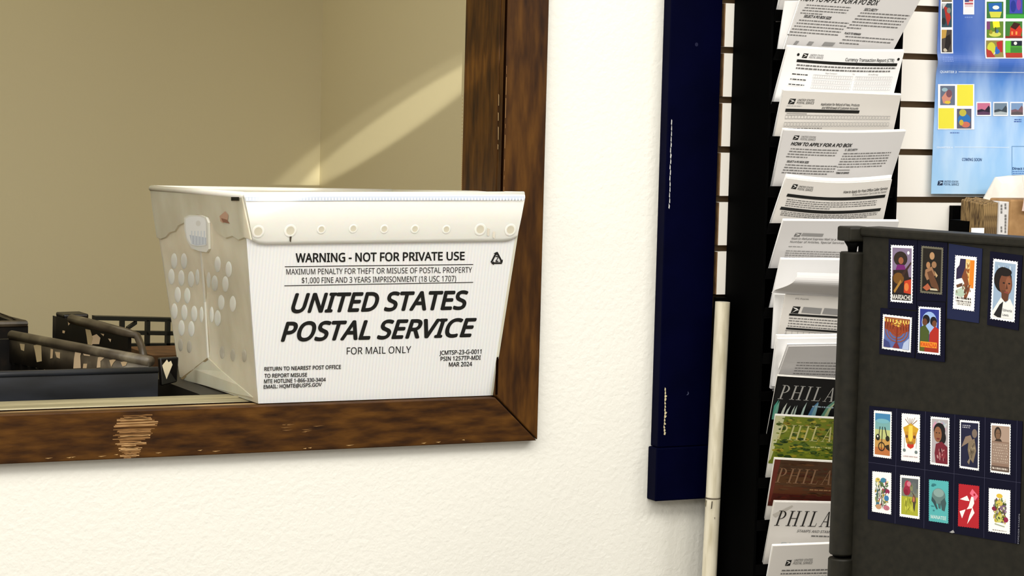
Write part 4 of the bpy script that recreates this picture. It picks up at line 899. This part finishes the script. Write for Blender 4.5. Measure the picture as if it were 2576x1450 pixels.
# stamp drawing
def scallop(k, q, col, nx=9, ny=19):
    tl, tr, br, bl = q
    def at(u, v): return ((tl[0]*(1-u)+tr[0]*u)*(1-v)+(bl[0]*(1-u)+br[0]*u)*v, (tl[1]*(1-u)+tr[1]*u)*(1-v)+(bl[1]*(1-u)+br[1]*u)*v)
    P = []; ax, ay = .028, .014
    for i in range(nx*2): P.append(at(i/(nx*2), 0 if i % 2 == 0 else ay))
    for i in range(ny*2): P.append(at(1 if i % 2 == 0 else 1-ax, i/(ny*2)))
    for i in range(nx*2): P.append(at(1-i/(nx*2), 1 if i % 2 == 0 else 1-ay))
    for i in range(ny*2): P.append(at(0 if i % 2 == 0 else ax, 1-i/(ny*2)))
    k.poly(P, col); return at
class ST:
    def __init__(s, surf, q): s.s = surf; s.q = q
    def at(s, u, v, off=0):
        tl, tr, br, bl = s.q
        return s.s.at((tl[0]*(1-u)+tr[0]*u)*(1-v)+(bl[0]*(1-u)+br[0]*u)*v, (tl[1]*(1-u)+tr[1]*u)*(1-v)+(bl[1]*(1-u)+br[1]*u)*v, off)
def E(*a): return ('e',)+a
def stamp(q, parent, border, ops, base, label):
    k = Ink(cp, base); scallop(k, q, rgb(*border)); st = k.build('stamp', parent, label)
    k = Ink(ST(cp, q), base+.00006)
    for op in ops:
        c = rgb(*op[-1]) if op[0] != 's' else None
        if op[0] == 'e': k.ell(op[1], op[2], op[3], op[4], c, rot=op[5] if len(op) > 6 else 0)
        elif op[0] == 'r': k.rect(*op[1:5], c)
        elif op[0] == 'p': k.poly(op[1], c)
        elif op[0] == 't': k.tx(op[1], op[2], op[3], op[4], op[5], c, .02)
        elif op[0] == 'w': # a row of lettering too worn to read
            random.seed(int(op[2]*1000)); k.l += 1
            for j in range(op[4]):
                x = op[1]
                while x < op[3]-.03:
                    e = min(op[3], x+random.uniform(.03, .09)); y = op[2]+j*op[5]*1.5; k.poly([(x,y),(e-.015,y+.004),(e,y+op[5]),(x+.01,y+op[5]*.9)], c, k.l); x = e+.02
        elif op[0] == 'o': k.ring(op[1], op[2], op[3], op[4], op[5], c)
        elif op[0] == 'l': k.line(op[1], op[2], op[3], c, 1, op[4] if len(op) > 5 else None)
        elif op[0] == 's':     # scattered blobs: seed, n, x0,y0,x1,y1, r, palette
            random.seed(op[1]); k.l += 1; L = k.l
            for _ in range(op[2]):
                r = op[7]*random.uniform(.4, 1.0); x, y = random.uniform(op[3]+r, op[5]-r), random.uniform(op[4]+r, op[6]-r); a = random.uniform(0, 3)
                k.l = L+random.randint(0, 5); k.ell(x, y, r, r*random.uniform(.25, .6), rgb(*random.choice(op[8])), 7, rot=a)
            k.l = L+7
    k.build('artwork', st); return st
def off_(sx_, sy_, L): return [(ox+x/sc_, oy_+y/sc_) for x, y in L]
def z2(*L): return [(2090+x/3.815, 550+y/3.815) for x, y in L]
def z3(*L): return [(2140+x/3.718, 1000+y/3.718) for x, y in L]
def cardmesh(q, name, m, parent, off=.0004, th=.0012):
    V = [cp.at(x, y, off+th) for x, y in q]+[cp.at(x, y, off) for x, y in q]
    b = MB(); b.hexa(V); return b.build(name, m, parent)
SK, DS = (150,96,66), (70,42,28)
def person(cx, cy, sx_, sy_, skin, hair): # generic head
    return [E(cx, cy-sy_*.15, sx_*1.25, sy_*1.2, hair), E(cx, cy, sx_*.85, sy_*.95, skin), E(cx-sx_*.3, cy-sy_*.1, sx_*.12, sy_*.06, (20,14,10)), E(cx+sx_*.35, cy-sy_*.1, sx_*.12, sy_*.06, (20,14,10)), ('p', [(cx, cy-sy_*.1), (cx+sx_*.12, cy+sy_*.25), (cx-sx_*.1, cy+sy_*.25)], tuple(int(v*.75) for v in skin)), E(cx, cy+sy_*.5, sx_*.28, sy_*.07, (90,40,34))]
ST1 = [('r',.08,.05,.92,.85,(128,112,140)), ('r',.08,.55,.92,.95,(34,22,26)), E(.44,.24,.30,.13,(44,32,24)), E(.46,.27,.11,.06,(150,90,60)), ('p',[(.3,.34),(.6,.34),(.72,.46),(.2,.48)],(110,30,104)), ('p',[(.12,.44),(.75,.42),(.85,.62),(.7,.82),(.12,.84)],(40,26,22)), E(.36,.58,.24,.10,(112,74,24)), ('p',[(.5,.5),(.9,.28),(.92,.31),(.56,.55)],(58,36,28)), ('p',[(.15,.8),(.45,.6),(.5,.64),(.2,.84)],(164,120,50)), ('p',[(.62,.62),(.92,.58),(.92,.84),(.6,.82)],(190,60,30)), E(.72,.72,.10,.07,(216,120,60)), E(.78,.13,.05,.03,(240,240,240)), ('r',.08,.84,.92,.955,(20,16,16)), ('t','MARIACHI',.10,.865,.90,.94,(232,228,222))]
ST2 = [('r',.09,.05,.91,.95,(26,20,14)), E(.5,.20,.11,.08,(176,136,98)), E(.34,.40,.09,.07,(168,122,84)), E(.60,.38,.11,.07,(150,112,80)), ('p',[(.22,.5),(.5,.42),(.68,.6),(.3,.72),(.2,.62)],(150,110,80)), ('p',[(.3,.55),(.5,.5),(.8,.8),(.86,.92),(.5,.84)],(96,62,40)), ('p',[(.12,.88),(.34,.78),(.5,.88),(.3,.94)],(170,90,60)), ('p',[(.45,.88),(.75,.88),(.8,.92),(.45,.92)],(196,186,160)), ('p',[(.62,.5),(.78,.6),(.7,.65)],(180,150,110))]
ST3 = [('r',.08,.05,.92,.95,(248,246,240)), ('p',[(.25,.06),(.5,.06),(.52,.4),(.3,.42),(.1,.45),(.1,.25),(.22,.18)],(44,34,66)), ('r',.5,.06,.70,.5,(226,190,120)), ('r',.70,.07,.90,.58,(222,128,32)), ('s',4,30,.5,.08,.7,.5,.07,[(170,110,50),(236,214,160),(150,80,30)]), ('p',[(.35,.4),(.5,.2),(.75,.6),(.6,.8),(.5,.78),(.48,.5)],(126,70,40)), ('p',[(.12,.55),(.4,.5),(.4,.56),(.16,.6)],(90,60,50)), ('p',[(.1,.65),(.4,.58),(.55,.7),(.4,.76),(.1,.74)],(176,196,176)), ('s',8,22,.12,.5,.85,.75,.06,[(110,70,40),(90,60,44),(190,200,180)]), ('w',.12,.76,.86,1,.04,(50,44,40)), ('w',.14,.82,.84,1,.03,(70,60,56)), ('w',.2,.86,.84,2,.018,(90,84,80))]
ST4 = [('r',.08,.05,.92,.95,(150,172,196)), ('s',5,26,.12,.08,.88,.3,.10,[(170,190,208),(132,156,184),(186,202,216)]), E(.44,.33,.36,.21,(20,14,12)), E(.56,.40,.26,.19,(112,66,44)), E(.5,.20,.28,.07,(20,14,12)), ('p',[(.4,.5),(.72,.5),(.68,.66),(.5,.7),(.42,.62)],(92,54,36)), E(.66,.41,.12,.14,(136,84,58)), E(.48,.38,.045,.012,(14,10,8)), E(.70,.38,.045,.012,(14,10,8)), ('p',[(.60,.38),(.66,.47),(.56,.48)],(84,46,30)), E(.60,.53,.09,.014,(130,60,54)), ('p',[(.08,.86),(.4,.62),(.6,.70),(.76,.62),(.92,.74),(.92,.95),(.08,.95)],(228,228,226)), ('p',[(.36,.74),(.5,.68),(.44,.95),(.3,.95),(.14,.92)],(28,26,28)), ('t','Edmonia',.50,.80,.86,.84,(80,80,84)), ('t','Lewis',.50,.88,.74,.915,(80,80,84))]
ST5 = [('r',.07,.07,.93,.93,(88,104,164)), ('p',[(.07,.07),(.93,.07),(.9,.4),(.5,.6),(.1,.4)],(150,60,36)), ('s',6,40,.12,.1,.88,.35,.08,[(214,120,40),(236,190,80),(120,40,30),(186,80,40)]), ('s',7,18,.35,.08,.7,.35,.07,[(244,216,110),(230,180,70)])]+\
 [('o',.5,.42,r,r*.85,.028,(150,76,34)) for r in (.13,.22,.31,.40)]+[('r',.08,.08,.92,.13,(150,90,50))]+[('p',[(.5+x-.012,.12),(.5+x+.012,.12),(.5+x+.012,.4),(.5+x-.012,.4)],(110,40,26)) for x in (-.4,-.31,-.22,-.13,0,.13,.22,.31,.4)]+[('e',.5+x,.16,.02,.05,(250,214,110)) for x in (-.4,-.31,-.22,-.13,0,.13,.22,.31,.4)]+\
 [('r',.48,.3,.52,.9,(130,50,34)), ('p',[(.38,.92),(.62,.92),(.54,.78),(.46,.78)],(120,40,50)), ('p',[(.07,.7),(.25,.78),(.3,.93),(.07,.93)],(60,66,120)), ('p',[(.93,.6),(.75,.75),(.7,.93),(.93,.93)],(176,190,220))]
ST6 = [('r',.08,.05,.92,.95,(40,52,136)), E(.5,.34,.34,.24,(150,180,226)), E(.36,.27,.16,.10,(20,16,22)), E(.68,.30,.15,.10,(20,16,22)), E(.30,.33,.11,.08,(100,60,40)), E(.72,.35,.10,.07,(110,66,42)), ('p',[(.1,.45),(.3,.38),(.5,.52),(.48,.78),(.1,.78)],(70,84,34)), ('p',[(.92,.46),(.75,.4),(.52,.55),(.5,.78),(.92,.78)],(170,40,30)), ('r',.08,.76,.92,.95,(150,44,24)), ('p',[(.08,.76),(.3,.76),(.3,.95),(.08,.95)],(90,90,30)), ('r',.12,.74,.84,.86,(232,150,40)), ('t','KWANZAA',.14,.76,.82,.845,(200,40,26))]
UG = [('r',.09,.06,.91,.94,(120,170,170)), ('r',.09,.06,.91,.22,(66,130,176)), ('r',.09,.4,.91,.6,(190,196,130)), ('r',.09,.6,.91,.78,(196,150,80)), ('r',.09,.78,.91,.94,(186,112,60)), E(.5,.22,.36,.05,(120,178,190)), ('l',(.36,.34),(.28,.62),.02,.04,(24,26,20)), ('l',(.5,.34),(.46,.7),.02,.04,(24,26,20)), ('l',(.62,.34),(.78,.6),.02,.05,(24,26,20)), E(.25,.57,.12,.07,(34,34,24)), E(.24,.55,.04,.025,(230,230,220)), ('o',.46,.76,.19,.10,.05,(50,34,20)), ('l',(.46,.68),(.44,.84),.02,.03,(50,34,20)), E(.78,.58,.11,.06,(36,36,24)), ('p',[(.62,.74),(.86,.7),(.9,.84),(.72,.8)],(44,34,22))]
DR = [('r',.04,.03,.96,.97,(246,246,244))]+[('l',(.5,.26),(x,y),.02,.03,(130,90,60)) for x, y in ((.2,.12),(.3,.08),(.45,.1),(.58,.1),(.72,.08),(.84,.13))]+[('p',[(.1,.3),(.28,.26),(.5,.2),(.72,.26),(.92,.3),(.8,.44),(.2,.44)],(206,160,40)), ('p',[(.18,.38),(.82,.38),(.76,.6),(.5,.74),(.26,.6)],(196,140,44)), ('p',[(.4,.25),(.6,.25),(.62,.5),(.5,.62),(.38,.5)],(236,206,80)), E(.3,.48,.07,.035,(110,66,40)), E(.7,.48,.07,.035,(110,66,40)), E(.5,.66,.18,.06,(196,50,34)), E(.5,.61,.16,.03,(150,110,44)), ('l',(.17,.5),(.18,.72),.01,.02,(110,120,120)), ('l',(.82,.5),(.8,.72),.01,.02,(110,120,120)), E(.18,.77,.08,.035,(110,124,124)), E(.8,.79,.08,.035,(110,124,124)), ('t','LUNAR NEW YEAR',.12,.88,.88,.905,(170,130,130))]
PO = [('r',.08,.05,.92,.95,(176,170,174)), ('s',12,20,.1,.06,.9,.3,.15,[(200,150,170),(160,170,190),(190,196,196)]), E(.48,.28,.30,.16,(22,18,20)), E(.62,.42,.2,.14,(22,18,20)), E(.40,.36,.20,.16,(140,92,62)), E(.33,.33,.04,.01,(20,12,10)), E(.48,.33,.04,.01,(20,12,10)), E(.42,.45,.09,.018,(110,40,36)), ('p',[(.3,.56),(.6,.5),(.9,.6),(.92,.95),(.3,.95),(.24,.75)],(112,28,44)), ('s',13,24,.35,.6,.88,.92,.07,[(70,16,30),(190,140,140),(140,50,60)])]
BI = [('r',.07,.05,.93,.95,(24,26,56)), E(.75,.26,.13,.09,(120,104,92)), ('p',[(.1,.56),(.3,.34),(.55,.3),(.66,.4),(.5,.44),(.3,.5)],(136,116,100)), ('p',[(.45,.44),(.75,.36),(.84,.6),(.7,.86),(.5,.76),(.42,.6)],(128,112,90)), ('s',15,24,.48,.42,.8,.8,.07,[(96,84,68),(160,144,116),(110,96,80)]), ('p',[(.4,.85),(.6,.7),(.5,.9)],(130,116,96)), ('w',.15,.10,.55,2,.025,(190,190,200))]
TX = [('r',.06,.05,.94,.95,(140,114,98)), ('r',.06,.05,.94,.36,(168,144,128)), E(.36,.2,.17,.13,(46,34,26)), E(.37,.22,.12,.105,(120,90,68)), ('p',[(.2,.36),(.3,.31),(.5,.31),(.58,.36)],(60,46,36)), E(.32,.2,.02,.008,(20,12,10)), E(.43,.2,.02,.008,(20,12,10))]+[('l',(.1,.40+i*.055),(.9,.40+i*.055),.005,(206,190,176)) for i in range(8)]+[('w',.12,.415+i*.055,.88,1,.022,(206,190,174)) for i in range(7)]+[('r',.06,.85,.94,.95,(90,72,62)), ('w',.12,.88,.88,1,.04,(216,206,196))]
F1 = [('s',17,90,.14,.1,.86,.92,.12,[(120,140,90),(60,110,130),(160,60,80),(216,206,150),(90,120,70),(200,190,190),(240,240,236),(170,140,60),(90,90,120)]), E(.3,.2,.12,.05,(216,190,90)), E(.58,.2,.14,.06,(60,130,160)), E(.78,.46,.13,.06,(140,40,80)), E(.75,.62,.12,.07,(60,120,170)), E(.35,.85,.14,.06,(196,150,110)), E(.75,.85,.16,.06,(190,110,130)), ('s',18,40,.14,.1,.86,.92,.07,[(240,240,236),(100,120,70),(60,80,60)])]
HU = [('r',.09,.07,.91,.93,(120,124,110)), ('r',.09,.07,.91,.3,(92,96,100)), ('r',.09,.5,.91,.93,(170,172,50)), ('s',19,24,.1,.5,.9,.9,.2,[(186,186,60),(160,164,50),(196,196,70)]), ('s',20,12,.1,.1,.9,.45,.2,[(100,106,104),(130,132,96)]), ('l',(.4,.4),(.34,.9),.02,.02,(150,160,60)), E(.38,.24,.14,.12,(176,50,76)), E(.36,.36,.17,.11,(150,34,60)), E(.46,.2,.1,.06,(206,120,140)), E(.32,.4,.1,.07,(130,26,50)), ('p',[(.68,.42),(.8,.5),(.82,.62),(.72,.66),(.6,.6)],(110,80,60)), ('p',[(.66,.62),(.8,.6),(.74,.84),(.68,.76)],(70,60,50)), ('p',[(.68,.42),(.6,.38),(.72,.48)],(50,46,40)), E(.7,.55,.05,.06,(190,110,80))]
MA = [('r',.03,.02,.97,.98,(84,176,178)), E(.26,.12,.12,.03,(50,120,126)), E(.2,.15,.08,.02,(40,110,116)), E(.5,.38,.34,.19,(98,124,122)), E(.5,.30,.26,.10,(136,162,158)), ('p',[(.8,.4),(.88,.52),(.8,.72),(.66,.7),(.6,.5)],(62,86,88)), ('p',[(.16,.4),(.34,.5),(.46,.68),(.4,.7),(.24,.56),(.14,.5)],(50,74,78)), ('p',[(.46,.56),(.62,.54),(.6,.68),(.5,.66)],(70,96,98)), E(.2,.63,.09,.015,(50,120,126)), E(.26,.73,.05,.02,(50,120,126)), ('t','MANATEE',.12,.84,.88,.92,(206,226,222))]
DO = [('r',.02,.02,.98,.98,(178,28,40)), ('p',[(.66,.09),(.94,.24),(.82,.34),(.54,.2)],(236,110,134)), E(.76,.22,.05,.03,(170,30,44)), ('p',[(.62,.27),(.72,.28),(.76,.42),(.66,.54),(.4,.58),(.5,.5)],(244,240,238)), ('p',[(.08,.36),(.42,.26),(.54,.38),(.34,.38)],(244,240,238)), ('p',[(.68,.52),(.78,.64),(.44,.92),(.54,.72)],(244,240,238)), ('p',[(.08,.64),(.36,.58),(.2,.80)],(244,240,238)), ('p',[(.72,.28),(.84,.36),(.74,.34)],(206,120,140))]
BQ = [('s',23,80,.2,.18,.85,.82,.12,[(120,136,70),(210,206,120),(150,120,150),(60,80,40),(190,170,60),(90,60,90)]), E(.5,.16,.14,.05,(222,186,60)), E(.28,.46,.12,.05,(130,30,60)), E(.7,.42,.13,.07,(120,96,120)), E(.8,.68,.11,.06,(140,30,70)), E(.5,.68,.14,.08,(206,206,110)), E(.5,.32,.16,.06,(210,190,90)), ('s',24,30,.2,.2,.85,.82,.06,[(90,110,50),(236,232,200),(60,70,40)]), ('l',(.3,.8),(.75,.84),.02,(150,160,130)), ('w',.2,.93,.85,1,.02,(120,110,100))]
cards = [
 (z2((562,195),(835,205),(825,880),(552,860)), z2((582,250),(803,260),(793,818),(578,800)), CARD, (244,244,244), ST1, 'navy stamp card picturing a guitar player, top left of the charcoal panel'),
 (z2((840,205),(1125,232),(1110,800),(832,785)), z2((875,258),(1090,278),(1078,735),(862,715)), CARD, (104,100,84), ST2, 'navy stamp card with a dark grey-bordered figure painting'),
 (z2((1140,240),(1460,290),(1425,1005),(1122,960)), z2((1200,348),(1412,368),(1385,895),(1175,868)), CARD2, (246,246,244), ST3, 'faded blue scuffed stamp card with orange and purple artwork'),
 (z2((1535,315),(1845,355),(1805,1075),(1505,1020)), z2((1565,380),(1805,412),(1773,1000),(1535,965)), CARD, (246,246,244), ST4, 'navy stamp card with the portrait in white collar, upper right'),
 (z2((483,858),(825,893),(810,1340),(470,1300)), z2((505,915),(790,948),(778,1290),(495,1250)), CARD, (246,246,244), ST5, 'squarer navy stamp card with candelabrum artwork, lower left of the group'),
 (z2((838,790),(1110,805),(1103,1378),(825,1345)), z2((853,840),(1070,855),(1065,1315),(845,1290)), CARD, (246,246,244), ST6, 'navy stamp card with two figures in green and red')]
for i, (cq, sq, m, bc, ops, lab) in enumerate(cards):
    off = .0004 if i != 5 else .0018
    q0 = cp.at(*cq[3]); t = thing('stamp_card', q0, lab, 'stamp card')
    cardmesh(cq, 'card_backing', m, t, off); stamp(sq, t, bc, ops, off+.0016, None)
shq = z3((180,80),(1610,225),(1580,1375),(165,1140))
t = thing('stamp_sheet', cp.at(*shq[3]), 'large navy sheet of ten stamps in two rows on the charcoal panel', 'stamp sheet')
cardmesh(shq, 'sheet_backing', CARD, t)
k = Ink(cp, .0018); LN = rgb(60,60,84)
k.poly(z3((172,605),(1600,798),(1600,801),(172,608)), LN)
for (a, b1) in (((436,105),(420,1180)), ((706,130),(690,1225)), ((980,158),(965,1265)), ((1264,186),(1250,1315)), ((1562,215),(1545,1365))): k.poly(z3((a[0],a[1]),(a[0]+3,a[1]),(b1[0]+3,b1[1]),(b1[0],b1[1])), LN)
k.poly(z3((930,1262),(965,1240),(980,1265),(955,1270)), rgb(160,160,160))
k.text('FOREVER STAMPS', *z3((1568,1370),(1578,1090),(1590,1090),(1580,1370)), rgb(150,150,160))
k.build('fold_line', t)
for q, bc, ops, lab in ((((222,118),(393,133),(388,578),(216,555)), (246,246,244), UG, 'stamp with dark tools on a striped sky'), (((482,145),(658,160),(654,613),(476,592)), (246,246,244), DR, 'stamp with a yellow mask'), (((752,175),(933,192),(928,652),(748,628)), (246,246,244), PO, 'portrait stamp with red scarf'),
   (((1025,207),(1214,222),(1208,690),(1022,662)), (246,246,244), BI, 'stamp with a brown creature on dark blue'), (((1315,237),(1505,252),(1500,728),(1310,702)), (246,246,244), TX, 'brown portrait stamp covered in lettering'), (((207,688),(390,705),(387,1100),(203,1070)), (246,246,244), F1, 'many-coloured floral stamp'),
   (((467,722),(657,740),(653,1143),(462,1115)), (246,246,244), HU, 'stamp with a pink flower and small bird'), (((737,765),(925,785),(922,1185),(735,1158)), (84,176,178), MA, 'turquoise manatee stamp'), (((1015,805),(1212,828),(1208,1232),(1007,1208)), (178,28,40), DO, 'red stamp with white bird shapes'), (((1296,845),(1503,868),(1498,1285),(1292,1255)), (246,246,244), BQ, 'bouquet stamp on white')):
    stamp(z3(*q), t, bc, ops, .0018, lab)

# ------------------------------------------------------------------ unseen spots added behind the camera to throw the back room light band
d0 = ray(960, 329).normalized(); dA = ray(1160, 192).normalized(); dB = ray(805, 435).normalized()
LP = CAM-d0*.9
for nm_, sz, asp, en_, px_ in (('added_shaft_spot', 5.2, .125, 1000, (1000, 308)), ('added_shaft_spot_soft', 6.4, .14, 330, (950, 322))):
    l = bpy.data.lights.new(nm_, 'SPOT'); l.spot_size = math.radians(sz); l.spot_blend = .55; l.energy = en_; l.color = (1, .98, .84); l.shadow_soft_size = .004
    o = bpy.data.objects.new(nm_, l); C.objects.link(o)
    zax = -ray(*px_).normalized(); xax = (dA-dB); xax = (xax-zax*xax.dot(zax)).normalized(); yax = zax.cross(xax)
    o.matrix_world = Matrix.Translation(LP) @ Matrix((xax, yax, zax)).transposed().to_4x4() @ Matrix.Diagonal((1, asp, 1, 1))
for o in list(bpy.data.objects):
    if o.parent is None and o.type in ('MESH', 'EMPTY') and 'kind' not in o and 'label' not in o: print('UNTAGGED', o.name)
